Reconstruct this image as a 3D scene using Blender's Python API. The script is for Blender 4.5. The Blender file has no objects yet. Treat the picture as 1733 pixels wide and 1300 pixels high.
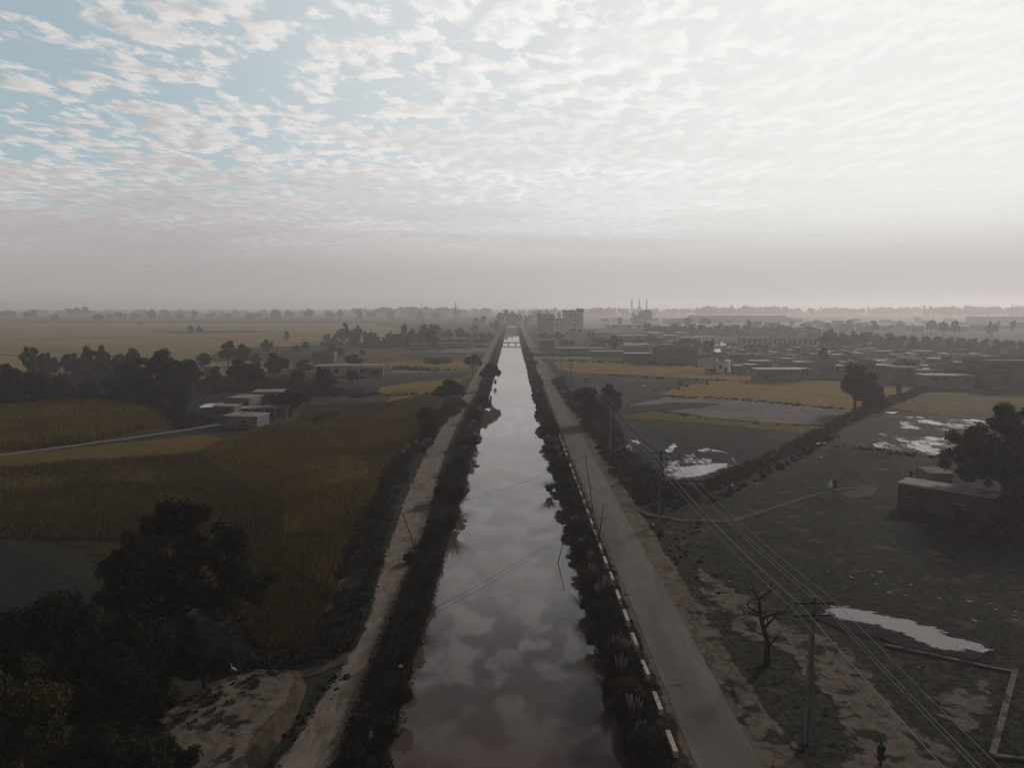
import bpy, math, random
import numpy as np
from mathutils import Vector, Matrix

SC = bpy.context.scene
COL = SC.collection
rnd = random.Random(7)
R = math.radians
PI = math.pi

# ------------------------------------------------------------------ camera
F, HOR, CX, CY, CAMZ = 1200.0, 518.0, 866.5, 650.0, 30.0
PITCH = math.atan((CY - HOR) / F)
cam_d = bpy.data.cameras.new('camera')
cam_d.sensor_width = 36.0
cam_d.sensor_fit = 'HORIZONTAL'
cam_d.lens = 36.0 * F / 1733.0
cam_d.clip_start = 0.5
cam_d.clip_end = 20000
cam = bpy.data.objects.new('camera', cam_d)
COL.objects.link(cam)
cam.location = (0, 0, CAMZ)
cam.rotation_euler = (PI / 2 - PITCH, 0, 0)
SC.camera = cam
FW = Vector((0, math.cos(PITCH), -math.sin(PITCH)))
UP = Vector((0, math.sin(PITCH), math.cos(PITCH)))


def ray(px, py):
    return FW + Vector((1, 0, 0)) * ((px - CX) / F) + UP * ((CY - py) / F)


def G(px, py, z=0.0):
    """ground point seen at a pixel of the photograph"""
    r = ray(px, py)
    t = (z - CAMZ) / min(r.z, -0.004)
    return Vector((r.x * t, r.y * t, z))


def ZAT(py, dist_y):
    r = ray(CX, py)
    return CAMZ + r.z * dist_y / r.y


def AT(px, py, dist_y):
    r = ray(px, py)
    t = dist_y / r.y
    return Vector((r.x * t, dist_y, CAMZ + r.z * t))


# ------------------------------------------------------------------ tagging
def tag(o, label=None, cat=None, group=None, kind=None):
    if label:
        o['label'] = label
    if cat:
        o['category'] = cat
    if group:
        o['group'] = group
    if kind:
        o['kind'] = kind
    return o


def empty(name, loc, rz=0.0, scale=(1, 1, 1)):
    o = bpy.data.objects.new(name, None)
    COL.objects.link(o)
    o.location = loc
    o.rotation_euler = (0, 0, rz)
    o.scale = scale
    o.empty_display_size = 0.3
    return o


ORD = ('first second third fourth fifth sixth seventh eighth ninth tenth eleventh twelfth thirteenth fourteenth '
       'fifteenth sixteenth seventeenth eighteenth nineteenth twentieth').split()
TENS = {2: 'twenty', 3: 'thirty', 4: 'forty', 5: 'fifty', 6: 'sixty', 7: 'seventy'}
TENTH = {2: 'twentieth', 3: 'thirtieth', 4: 'fortieth', 5: 'fiftieth', 6: 'sixtieth', 7: 'seventieth'}


def ordinal(i):
    n = i + 1
    if n <= 20:
        return ORD[n - 1]
    t, u = divmod(n, 10)
    return TENTH[t] if u == 0 else TENS[t] + '-' + ORD[u - 1]


# ------------------------------------------------------------------ mesh helpers
def np_mesh(name, V, Q):
    """mesh from arrays: V (n,3) floats, Q (m,4) quads"""
    V = np.asarray(V, np.float32)
    Q = np.asarray(Q, np.int32)
    me = bpy.data.meshes.new(name)
    me.vertices.add(len(V))
    me.vertices.foreach_set('co', V.ravel())
    me.loops.add(Q.size)
    me.loops.foreach_set('vertex_index', Q.ravel())
    me.polygons.add(len(Q))
    me.polygons.foreach_set('loop_start', np.arange(0, Q.size, Q.shape[1], dtype=np.int32))
    me.update(calc_edges=True)
    me.validate()
    return me


def link(name, me, m=None, parent=None):
    o = bpy.data.objects.new(name, me)
    COL.objects.link(o)
    if m is not None and len(me.materials) == 0:
        me.materials.append(m)
    if parent is not None:
        o.parent = parent
    return o


class MB:
    def __init__(self):
        self.v, self.f = [], []

    def box(self, c, s, rz=0.0, taper=1.0):
        cx, cy, cz = c
        hx, hy, hz = s[0] / 2, s[1] / 2, s[2] / 2
        b = len(self.v)
        ca, sa = math.cos(rz), math.sin(rz)
        for k, (x, y, z) in enumerate([(-1, -1, -1), (1, -1, -1), (1, 1, -1), (-1, 1, -1), (-1, -1, 1), (1, -1, 1), (1, 1, 1), (-1, 1, 1)]):
            t = taper if z > 0 else 1.0
            X, Y = x * hx * t, y * hy * t
            self.v.append((cx + X * ca - Y * sa, cy + X * sa + Y * ca, cz + z * hz))
        self.f += [tuple(b + i for i in q) for q in ((0, 3, 2, 1), (4, 5, 6, 7), (0, 1, 5, 4), (1, 2, 6, 5), (2, 3, 7, 6), (3, 0, 4, 7))]
        return self

    def bevel_box(self, c, s, bev=0.03, rz=0.0):
        """box with chamfered top and vertical edges"""
        cx, cy, cz = c
        hx, hy, hz = s[0] / 2, s[1] / 2, s[2] / 2
        ca, sa = math.cos(rz), math.sin(rz)
        rings = [(0, -hz), (0, hz - bev), (bev, hz)]
        base = len(self.v)
        for ins, z in rings:
            X, Y = hx - ins, hy - ins
            e = bev
            for (x, y) in ((-X + e, -Y), (X - e, -Y), (X, -Y + e), (X, Y - e), (X - e, Y), (-X + e, Y), (-X, Y - e), (-X, -Y + e)):
                self.v.append((cx + x * ca - y * sa, cy + x * sa + y * ca, cz + z))
        for r in range(2):
            for i in range(8):
                j = (i + 1) % 8
                self.f.append((base + r * 8 + i, base + r * 8 + j, base + r * 8 + 8 + j, base + r * 8 + 8 + i))
        self.f.append(tuple(base + 16 + i for i in range(8)))
        self.f.append(tuple(base + 7 - i for i in range(8)))
        return self

    def tube(self, pts, rad, n=6, cap=True):
        pts = [Vector(p) for p in pts]
        if not hasattr(rad, '__len__'):
            rad = [rad] * len(pts)
        b = len(self.v)
        for i, p in enumerate(pts):
            d = (pts[min(i + 1, len(pts) - 1)] - pts[max(i - 1, 0)])
            d = d.normalized() if d.length > 1e-6 else Vector((0, 0, 1))
            a = d.cross(Vector((0, 0, 1)) if abs(d.z) < 0.9 else Vector((1, 0, 0))).normalized()
            c = d.cross(a)
            for k in range(n):
                t = 2 * PI * k / n
                self.v.append(tuple(p + (a * math.cos(t) + c * math.sin(t)) * rad[i]))
        for i in range(len(pts) - 1):
            for k in range(n):
                k2 = (k + 1) % n
                self.f.append((b + i * n + k, b + i * n + k2, b + (i + 1) * n + k2, b + (i + 1) * n + k))
        if cap:
            self.f.append(tuple(b + n - 1 - k for k in range(n)))
            e = b + (len(pts) - 1) * n
            self.f.append(tuple(e + k for k in range(n)))
        return self

    def lathe(self, prof, c=(0, 0, 0), n=14, sx=1.0, sy=1.0):
        b = len(self.v)
        for r, z in prof:
            for k in range(n):
                t = 2 * PI * k / n
                self.v.append((c[0] + r * math.cos(t) * sx, c[1] + r * math.sin(t) * sy, c[2] + z))
        for i in range(len(prof) - 1):
            for k in range(n):
                k2 = (k + 1) % n
                self.f.append((b + i * n + k, b + i * n + k2, b + (i + 1) * n + k2, b + (i + 1) * n + k))
        self.f.append(tuple(b + n - 1 - k for k in range(n)))
        e = b + (len(prof) - 1) * n
        self.f.append(tuple(e + k for k in range(n)))
        return self

    def mesh(self, name):
        me = bpy.data.meshes.new(name)
        me.from_pydata(self.v, [], self.f)
        me.update()
        return me

    def build(self, name, m, parent=None, smooth=False):
        me = self.mesh(name)
        if smooth:
            for p in me.polygons:
                p.use_smooth = True
        return link(name, me, m, parent)


def quads_from(cent, size, rng, aspect=1.7, up=0.35):
    """one leaf quad per centre, random orientation leaning upward"""
    n = len(cent)
    nrm = rng.normal(size=(n, 3))
    nrm[:, 2] = np.abs(nrm[:, 2]) + up
    nrm /= np.linalg.norm(nrm, axis=1)[:, None]
    t = rng.normal(size=(n, 3))
    t -= nrm * np.sum(t * nrm, axis=1)[:, None]
    t /= np.linalg.norm(t, axis=1)[:, None] + 1e-9
    b = np.cross(nrm, t)
    s = (size * (0.6 + 0.8 * rng.random(n)))[:, None]
    a = t * s * 0.5 * aspect
    c = b * s * 0.5
    V = np.empty((n, 4, 3))
    V[:, 0] = cent - a
    V[:, 1] = cent + c - a * 0.1
    V[:, 2] = cent + a
    V[:, 3] = cent - c - a * 0.1
    Q = np.arange(n * 4).reshape(n, 4)
    return V.reshape(-1, 3), Q


def blades(base, hgt, wid, rng, lean=0.35):
    """upright grass blades: one tapering quad each"""
    n = len(base)
    az = rng.random(n) * 2 * PI
    d = np.stack([np.cos(az), np.sin(az), np.zeros(n)], 1)
    az2 = rng.random(n) * 2 * PI
    l = np.stack([np.cos(az2), np.sin(az2), np.zeros(n)], 1) * (lean * rng.random(n))[:, None]
    h = (hgt * (0.55 + 0.7 * rng.random(n)))[:, None] if np.ndim(hgt) == 0 else (hgt * (0.55 + 0.7 * rng.random(n)))[:, None]
    tip = base + (np.array([0, 0, 1.0]) + l) * h
    w = wid * (0.7 + 0.6 * rng.random(n))[:, None] * 0.5
    V = np.empty((n, 4, 3))
    V[:, 0] = base - d * w
    V[:, 1] = base + d * w
    V[:, 2] = tip + d * w * 0.25
    V[:, 3] = tip - d * w * 0.25
    return V.reshape(-1, 3), np.arange(n * 4).reshape(n, 4)


def join(parts):
    Vs, Qs, o = [], [], 0
    for V, Q in parts:
        Vs.append(V)
        Qs.append(Q + o)
        o += len(V)
    return np.concatenate(Vs), np.concatenate(Qs)


# ------------------------------------------------------------------ materials
def new_mat(name):
    m = bpy.data.materials.new(name)
    m.use_nodes = True
    nt = m.node_tree
    nt.nodes.clear()
    out = nt.nodes.new('ShaderNodeOutputMaterial')
    return m, nt, out


def N(nt, t, **kw):
    n = nt.nodes.new(t)
    for k, v in kw.items():
        if k.startswith('i_'):
            n.inputs[k[2:].replace('_', ' ')].default_value = v
        else:
            setattr(n, k, v)
    return n


def mathn(nt, op, a, b=None, c=None, clamp=False):
    n = nt.nodes.new('ShaderNodeMath')
    n.operation = op
    n.use_clamp = clamp
    for i, x in enumerate((a, b, c)):
        if x is None:
            continue
        if isinstance(x, (int, float)):
            n.inputs[i].default_value = x
        else:
            nt.links.new(x, n.inputs[i])
    return n.outputs[0]


def mixc(nt, fac, a, b, mode='MIX'):
    n = nt.nodes.new('ShaderNodeMix')
    n.data_type = 'RGBA'
    n.blend_type = mode
    for sock, x in ((n.inputs[0], fac), (n.inputs[6], a), (n.inputs[7], b)):
        if isinstance(x, (int, float)):
            sock.default_value = x
        elif isinstance(x, tuple):
            sock.default_value = (x[0], x[1], x[2], 1)
        else:
            nt.links.new(x, sock)
    return n.outputs[2]


def noise(nt, vec, scale, detail=4.0, rough=0.55, dist=0.0):
    n = nt.nodes.new('ShaderNodeTexNoise')
    n.inputs['Scale'].default_value = scale
    n.inputs['Detail'].default_value = detail
    n.inputs['Roughness'].default_value = rough
    n.inputs['Distortion'].default_value = dist
    if vec is not None:
        nt.links.new(vec, n.inputs['Vector'])
    return n.outputs[0]


def maprange(nt, v, a, b, c=0.0, d=1.0, smooth=True):
    n = nt.nodes.new('ShaderNodeMapRange')
    n.interpolation_type = 'SMOOTHSTEP' if smooth else 'LINEAR'
    n.clamp = True
    nt.links.new(v, n.inputs[0])
    for i, x in enumerate((a, b, c, d)):
        n.inputs[1 + i].default_value = x
    return n.outputs[0]


def mapping(nt, vec, scale=(1, 1, 1), rz=0.0):
    n = nt.nodes.new('ShaderNodeMapping')
    n.inputs['Scale'].default_value = scale
    n.inputs['Rotation'].default_value = (0, 0, rz)
    nt.links.new(vec, n.inputs['Vector'])
    return n.outputs[0]


def surf(name, c1, c2, scale=1.0, c3=None, scale3=0.08, th3=(0.5, 0.65), rough=0.95, bump=0.4, stretch=(1, 1, 1), rz=0.0, edge=None, spec=0.03, coords='pos', rows=None, bdist=0.15):
    """two tone noise surface with larger patches of a third colour, optionally a ragged edge driven by the sd attribute"""
    m, nt, out = new_mat(name)
    if coords == 'pos':
        vec = nt.nodes.new('ShaderNodeNewGeometry').outputs['Position']
    else:
        vec = nt.nodes.new('ShaderNodeTexCoord').outputs['Object']
    mv = mapping(nt, vec, stretch, rz)
    n1 = noise(nt, mv, scale, 7.0, 0.62)
    f1 = maprange(nt, n1, 0.32, 0.68)
    col = mixc(nt, f1, c1, c2)
    if rows:
        w = N(nt, 'ShaderNodeTexWave')
        w.inputs['Scale'].default_value = rows[0]
        w.inputs['Distortion'].default_value = 2.0
        w.inputs['Detail'].default_value = 2.0
        nt.links.new(mapping(nt, vec, (1, 1, 1), rows[1]), w.inputs['Vector'])
        col = mixc(nt, mathn(nt, 'MULTIPLY', w.outputs[1], rows[2]), col, tuple(x * 0.45 for x in c1))
    if c3 is not None:
        n3 = noise(nt, mv, scale3, 6.0, 0.6, 0.4)
        f3 = maprange(nt, n3, th3[0], th3[1])
        col = mixc(nt, f3, col, c3)
    b = N(nt, 'ShaderNodeBsdfPrincipled')
    nt.links.new(col, b.inputs['Base Color'])
    b.inputs['Roughness'].default_value = rough
    b.inputs['Specular IOR Level'].default_value = spec
    if bump:
        bn = N(nt, 'ShaderNodeBump')
        bn.inputs['Strength'].default_value = bump
        bn.inputs['Distance'].default_value = bdist
        nt.links.new(n1, bn.inputs['Height'])
        nt.links.new(bn.outputs[0], b.inputs['Normal'])
    sh = b.outputs[0]
    if edge:
        amp, nsc, soft = edge
        at = N(nt, 'ShaderNodeAttribute', attribute_name='sd')
        e = noise(nt, vec, nsc, 6.0, 0.65)
        e = mathn(nt, 'MULTIPLY', mathn(nt, 'SUBTRACT', e, 0.5), amp * 4)
        fac = maprange(nt, mathn(nt, 'ADD', at.outputs['Fac'], e), -soft, soft)
        mx = N(nt, 'ShaderNodeMixShader')
        nt.links.new(fac, mx.inputs[0])
        nt.links.new(N(nt, 'ShaderNodeBsdfTransparent').outputs[0], mx.inputs[1])
        nt.links.new(sh, mx.inputs[2])
        sh = mx.outputs[0]
    nt.links.new(sh, out.inputs[0])
    return m


def leafmat(name, c1, c2, c3=None, k3=0.25, big=0.35, trans=0.12):
    """foliage: per-leaf variation, broad light and dark clumps, slight tint per plant"""
    m, nt, out = new_mat(name)
    g = nt.nodes.new('ShaderNodeNewGeometry')
    tc = nt.nodes.new('ShaderNodeTexCoord')
    oi = nt.nodes.new('ShaderNodeObjectInfo')
    r = g.outputs['Random Per Island']
    n = noise(nt, tc.outputs['Object'], big, 3.0)
    f = mathn(nt, 'ADD', mathn(nt, 'MULTIPLY', r, 0.5), mathn(nt, 'MULTIPLY', maprange(nt, n, 0.35, 0.65), 0.5))
    col = mixc(nt, f, c1, c2)
    if c3 is not None:
        col = mixc(nt, maprange(nt, mathn(nt, 'FRACT', mathn(nt, 'MULTIPLY', r, 17.3)), 1 - k3, 1 - k3 + 0.05), col, c3)
    v = mathn(nt, 'ADD', mathn(nt, 'MULTIPLY', oi.outputs['Random'], 0.5), 0.75)
    hs = N(nt, 'ShaderNodeHueSaturation')
    nt.links.new(col, hs.inputs['Color'])
    nt.links.new(v, hs.inputs['Value'])
    b = N(nt, 'ShaderNodeBsdfPrincipled')
    nt.links.new(hs.outputs[0], b.inputs['Base Color'])
    b.inputs['Roughness'].default_value = 0.8
    b.inputs['Specular IOR Level'].default_value = 0.02
    sh = b.outputs[0]
    if trans:
        t = N(nt, 'ShaderNodeBsdfTranslucent')
        nt.links.new(hs.outputs[0], t.inputs['Color'])
        mx = N(nt, 'ShaderNodeMixShader')
        mx.inputs[0].default_value = trans
        nt.links.new(sh, mx.inputs[1])
        nt.links.new(t.outputs[0], mx.inputs[2])
        sh = mx.outputs[0]
    nt.links.new(sh, out.inputs[0])
    return m


def watermat(name, deep, rough=0.04, bump=0.05, bscale=0.6, edge=None, stretch=(1, 1, 1), lim=None, rz=0.0):
    m, nt, out = new_mat(name)
    vec = nt.nodes.new('ShaderNodeNewGeometry').outputs['Position']
    mv = mapping(nt, vec, stretch)
    b = N(nt, 'ShaderNodeBsdfPrincipled')
    nn = noise(nt, vec, 0.05, 4.0)
    nt.links.new(mixc(nt, nn, deep, tuple(x * 1.35 for x in deep)), b.inputs['Base Color'])
    b.inputs['IOR'].default_value = 1.4
    b.inputs['Specular IOR Level'].default_value = 0.5
    rn = maprange(nt, noise(nt, mapping(nt, vec, (0.5, 0.06, 1)), 0.35, 4.0), 0.45, 0.62, rough, rough * 3.5)
    nt.links.new(rn, b.inputs['Roughness'])
    n1 = noise(nt, mv, bscale, 5.0, 0.5)
    bn = N(nt, 'ShaderNodeBump')
    bn.inputs['Strength'].default_value = bump
    bn.inputs['Distance'].default_value = 0.12
    nt.links.new(n1, bn.inputs['Height'])
    nt.links.new(bn.outputs[0], b.inputs['Normal'])
    sh = b.outputs[0]
    if edge:
        amp, nsc, soft = edge
        at = N(nt, 'ShaderNodeAttribute', attribute_name='sd')
        e = noise(nt, mapping(nt, vec, stretch, rz), nsc, 8.0, 0.75)
        e = mathn(nt, 'MULTIPLY', mathn(nt, 'SUBTRACT', e, 0.5), amp * 4)
        sdv = at.outputs['Fac']
        if lim:
            lo_ = noise(nt, mapping(nt, vec, (1.2, .6, 1), rz), .16, 3.0, .5)
            sdv = mathn(nt, 'ADD', mathn(nt, 'MINIMUM', sdv, lim), mathn(nt, 'MULTIPLY', mathn(nt, 'SUBTRACT', lo_, .5), 9.0))
        fac = maprange(nt, mathn(nt, 'ADD', sdv, e), -soft, soft)
        mx = N(nt, 'ShaderNodeMixShader')
        nt.links.new(fac, mx.inputs[0])
        nt.links.new(N(nt, 'ShaderNodeBsdfTransparent').outputs[0], mx.inputs[1])
        nt.links.new(sh, mx.inputs[2])
        sh = mx.outputs[0]
    nt.links.new(sh, out.inputs[0])
    return m


M = {}
# ground and fields (real-world base colours)
M['ground'] = surf('ground_earth', (.016, .018, .012), (.030, .031, .021), 0.8, (.046, .040, .031), 0.05, (.52, .68), bump=.7)
M['common'] = surf('grazed_grass', (.007, .009, .006), (.044, .042, .028), 1.7, (.085, .068, .052), 0.30, (.54, .72), bump=.8, edge=(2.0, .25, .5))
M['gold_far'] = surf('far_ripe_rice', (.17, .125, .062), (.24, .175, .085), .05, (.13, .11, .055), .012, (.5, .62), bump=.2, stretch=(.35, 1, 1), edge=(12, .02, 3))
M['gold'] = surf('ripe_rice', (.135, .083, .014), (.195, .120, .020), .6, (.085, .060, .014), .04, (.52, .7), bump=.8, edge=(1.2, .15, .3))
M['gold_dull'] = surf('dull_stubble', (.078, .050, .012), (.125, .080, .019), .5, (.05, .038, .015), .05, (.5, .66), bump=.8, edge=(1.6, .12, .4))
M['red_field'] = surf('reddish_stubble', (.026, .017, .009), (.046, .028, .013), .8, (.02, .016, .009), .07, (.45, .62), bump=.8, edge=(1.6, .12, .5))
M['plough'] = surf('ploughed_soil', (.036, .032, .030), (.055, .048, .044), .5, (.075, .064, .058), .05, (.55, .7), bump=.9, rows=(.55, 1.2, .5), edge=(1.0, .1, .3))
M['dark_field'] = surf('dark_grass_field', (.018, .019, .015), (.032, .031, .023), .6, (.048, .036, .02), .05, (.52, .66), bump=.7, edge=(1.2, .15, .4))
M['grey_field'] = surf('grey_green_field', (.013, .016, .013), (.021, .025, .021), .9, bump=.4, edge=(.5, .15, .2))
M['stubble_pale'] = surf('pale_stubble', (.10, .086, .079), (.27, .235, .215), 1.1, (.11, .094, .085), .09, (.45, .62), bump=.8, rows=(.4, .12, .5), edge=(1.4, .12, .5))
M['pink_soil'] = surf('pale_bare_soil', (.12, .10, .092), (.17, .145, .132), .4, bump=.3, edge=(2, .08, .5))
M['wet_field'] = surf('wet_brown_soil', (.045, .034, .022), (.075, .056, .036), .7, (.10, .08, .06), .1, (.55, .72), bump=.7, edge=(.8, .2, .3))
M['track'] = surf('pale_dirt_track', (.135, .108, .09), (.22, .178, .147), .9, (.08, .066, .055), .25, (.56, .72), bump=.7, stretch=(1.6, .5, 1), edge=(.45, .45, .22))
M['sand'] = surf('sandy_soil', (.10, .08, .066), (.16, .128, .105), .5, (.025, .027, .02), .35, (.54, .62), bump=.6, edge=(.8, .4, .25))
M['verge'] = surf('brown_verge', (.095, .074, .054), (.15, .117, .088), 1.1, (.05, .042, .03), .35, (.52, .68), bump=.8, edge=(.5, .4, .2))
M['patch'] = surf('worn_earth', (.085, .068, .056), (.15, .12, .10), 1.3, (.02, .022, .016), .55, (.5, .58), bump=.8, edge=(1.3, .3, .25))
M['path'] = surf('trodden_path', (.058, .046, .037), (.09, .072, .058), .9, bump=.5, edge=(.35, .35, .25))
M['palepath'] = surf('pale_path', (.17, .16, .15), (.24, .225, .21), .9, bump=.3, edge=(.12, .5, .1))
M['slope'] = surf('brown_bank_soil', (.042, .030, .022), (.075, .055, .041), 1.2, (.02, .02, .014), .4, (.5, .62), bump=1.0)
M['bank'] = surf('wet_bank_mud', (.018, .016, .012), (.034, .03, .022), 1.5, bump=1.0)
M['asphalt'] = surf('dusty_asphalt', (.128, .116, .104), (.17, .155, .14), .55, (.105, .098, .09), .09, (.45, .65), rough=.85, bump=.25, stretch=(1.8, .35, 1), edge=(.09, .7, .08), bdist=.05)
M['crack'] = surf('tar_patch', (.03, .028, .026), (.06, .055, .05), 2.0, bump=.4, edge=(.2, 1.5, .1))
# foliage
M['leaf'] = leafmat('dark_green_leaves', (.010, .014, .008), (.052, .062, .028), (.075, .072, .03), .12)
M['leaf2'] = leafmat('olive_leaves', (.020, .022, .010), (.052, .050, .020), (.075, .055, .018), .18)
M['leaf_red'] = leafmat('reddish_leaves', (.024, .016, .009), (.062, .036, .018), (.09, .045, .018), .25)
M['leaf_green'] = leafmat('fresh_green_leaves', (.022, .034, .020), (.050, .068, .038))
M['leaf_far'] = leafmat('far_tree_leaves', (.045, .054, .042), (.095, .104, .075), trans=0)  # paler than near leaves, haze lightening put into the colour
M['under'] = leafmat('undergrowth_leaves', (.010, .012, .007), (.027, .028, .016), (.045, .032, .016), .15, big=.12)
M['under_red'] = leafmat('rusty_undergrowth', (.022, .016, .009), (.055, .036, .018), (.10, .055, .02), .25, big=.15)
M['reed'] = leafmat('reed_blades', (.010, .013, .008), (.030, .031, .018), (.055, .042, .024), .2, big=.12)
M['grass'] = leafmat('short_grass', (.012, .015, .010), (.030, .033, .021), (.055, .045, .032), .15, big=.1, trans=0)
M['crop'] = leafmat('ripe_crop_blades', (.10, .063, .012), (.20, .130, .028), (.045, .036, .014), .3, big=.05, trans=.1)
M['crop2'] = leafmat('brown_crop_blades', (.06, .040, .011), (.13, .085, .022), (.028, .022, .011), .3, big=.05, trans=.1)
M['plume'] = leafmat('silky_plumes', (.20, .17, .145), (.38, .33, .29), trans=.25)
M['bark'] = surf('bark', (.025, .02, .016), (.05, .041, .033), 6, bump=.8, coords='obj')
M['deadwood'] = surf('dead_bark', (.022, .018, .015), (.042, .035, .029), 5, bump=.9, coords='obj')
# built things
M['leaf_dk'] = leafmat('darkened_green_leaves', (.008, .010, .006), (.034, .037, .018), (.05, .042, .018), .1)  # darker copy of the leaf colour, dims the lower-left foreground
M['far_dry_haze'] = surf('haze_paled_dry_land', (.20, .16, .145), (.30, .25, .225), .03, (.14, .12, .10), .01, (.5, .62), bump=.1, edge=(10, .02, 4))  # dry ground paled toward pink, far haze put into the colour
M['palewall'] = surf('pale_pink_plaster', (.50, .415, .385), (.62, .53, .49), .4, (.40, .33, .30), .15, (.52, .7), bump=.1)
M['wet_mud'] = surf('wet_mud', (.012, .011, .009), (.026, .023, .018), 1.2, rough=.9, bump=.5, spec=.03, edge=(1.2, .4, .5))
M['concrete'] = surf('weathered_concrete', (.22, .20, .185), (.33, .30, .28), 2.0, (.14, .125, .115), .7, (.5, .7), bump=.3, coords='obj')
M['whitewash'] = surf('whitewashed_concrete', (.55, .50, .46), (.70, .65, .60), 2.5, (.34, .31, .28), 1.2, (.54, .72), bump=.2, coords='obj')
M['blocktop'] = surf('faded_white_paint', (.34, .30, .265), (.54, .49, .44), 3.0, (.2, .18, .16), 1.4, (.55, .72), bump=.3, coords='obj')
M['roof'] = surf('dusty_roof_screed', (.42, .36, .335), (.60, .53, .50), .7, (.2, .17, .155), .3, (.52, .7), bump=.2)
M['roof_mid'] = surf('stained_roof_screed', (.22, .19, .175), (.33, .285, .265), .7, (.13, .11, .10), .4, (.5, .68), bump=.2)
M['roof_dk'] = surf('mud_roof', (.13, .108, .095), (.21, .175, .155), .6, (.09, .075, .066), .3, (.5, .7), bump=.3)
M['mudwall'] = surf('mud_plaster', (.11, .095, .085), (.165, .145, .13), .7, (.07, .062, .055), .25, (.5, .7), bump=.3)
M['brick'] = surf('old_brickwork', (.10, .077, .067), (.155, .12, .105), .9, (.065, .053, .048), .22, (.5, .7), bump=.4)
M['darkwall'] = surf('dark_brick', (.045, .04, .034), (.075, .065, .055), 1.4, (.03, .03, .025), .4, (.48, .66), bump=.5)  # dark brick tone with darker patches at random
M['greywall'] = surf('grey_cement_wall', (.12, .117, .11), (.18, .175, .163), .6, (.08, .078, .073), .2, (.5, .68), bump=.2)
M['pinkwall'] = surf('pinkish_plaster', (.32, .25, .225), (.42, .34, .305), .5, (.25, .2, .18), .2, (.5, .7), bump=.2)
M['whitewall'] = surf('white_plaster', (.50, .47, .45), (.64, .60, .58), .5, (.36, .335, .32), .25, (.54, .72), bump=.1)
M['greywhite'] = surf('dull_white_plaster', (.24, .225, .21), (.33, .31, .29), .5, (.17, .16, .15), .2, (.5, .7), bump=.1)
M['opening'] = surf('dark_opening', (.010, .010, .010), (.018, .017, .016), 1.0, bump=0)
M['door'] = surf('painted_door', (.05, .06, .07), (.08, .09, .10), 3.0, bump=.2, coords='obj')
M['polemat'] = surf('grey_cast_concrete', (.115, .118, .104), (.16, .162, .145), 3.0, (.07, .072, .064), .9, (.52, .7), bump=.3, coords='obj')
M['iron'] = surf('rusty_iron', (.018, .015, .013), (.034, .028, .024), 6, rough=.7, bump=.3, coords='obj')
M['porcelain'] = surf('dark_porcelain', (.05, .03, .022), (.08, .05, .036), 8, rough=.3, bump=.1, coords='obj', spec=.5)
M['stone'] = surf('pale_rubble', (.20, .18, .165), (.36, .33, .30), 5, (.12, .105, .095), 1.5, (.5, .66), bump=.6, coords='obj')
M['stone_dk'] = surf('brown_rubble', (.06, .048, .042), (.11, .088, .076), 5, bump=.6, coords='obj')
M['found'] = surf('foundation_brick', (.085, .068, .055), (.15, .12, .10), 2.5, (.04, .034, .028), .9, (.5, .64), bump=.7)
M['found_top'] = surf('cement_wall_top', (.10, .088, .078), (.18, .16, .145), 2.5, (.05, .043, .036), .8, (.5, .62), bump=.6)
M['plastic'] = surf('white_plastic', (.6, .6, .6), (.72, .72, .72), 6, rough=.5, bump=.2, coords='obj')
M['skin'] = surf('brown_skin', (.14, .085, .058), (.19, .12, .085), 9, rough=.6, bump=0, coords='obj')
M['hair'] = surf('black_hair', (.008, .007, .006), (.016, .013, .011), 20, rough=.5, bump=.2, coords='obj')
M['cloth_navy'] = surf('navy_cotton', (.010, .014, .019), (.018, .024, .031), 9, bump=.3, coords='obj')
M['cloth_black'] = surf('black_cotton', (.010, .010, .010), (.018, .018, .017), 9, bump=.3, coords='obj')
M['cloth_white'] = surf('bluish_white_cotton', (.50, .53, .58), (.64, .66, .70), 9, bump=.3, coords='obj')
M['cloth_grey'] = surf('grey_cotton', (.11, .11, .105), (.16, .155, .15), 9, bump=.3, coords='obj')
M['feather'] = surf('white_feathers', (.62, .62, .60), (.75, .74, .72), 9, bump=.2, coords='obj')
M['beak'] = surf('yellow_beak', (.35, .22, .05), (.42, .28, .07), 9, bump=0, coords='obj')
M['birddark'] = surf('dark_feathers', (.02, .02, .02), (.035, .034, .033), 9, bump=.2, coords='obj')
# water
M['canal'] = watermat('canal_water', (.072, .051, .045), .012, .010, .55, stretch=(1, .5, 1))
M['puddle'] = watermat('puddle_water', (.10, .09, .08), .03, .012, .8, edge=(1.0, 1.0, .06), stretch=(.6, 1.2, 1))
M['puddle_rag'] = watermat('thin_field_water', (.075, .06, .048), .035, .015, .8, edge=(1.6, 1.5, .7), stretch=(1.0, .4, 1), lim=-.4, rz=-.45)
M['pond'] = watermat('pond_water', (.04, .038, .032), .03, .02, .5, edge=(.9, .35, .15))

# ------------------------------------------------------------------ ground sheet with the canal cut into it
WZ = -1.2
CANAL_END = 1130.0


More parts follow.
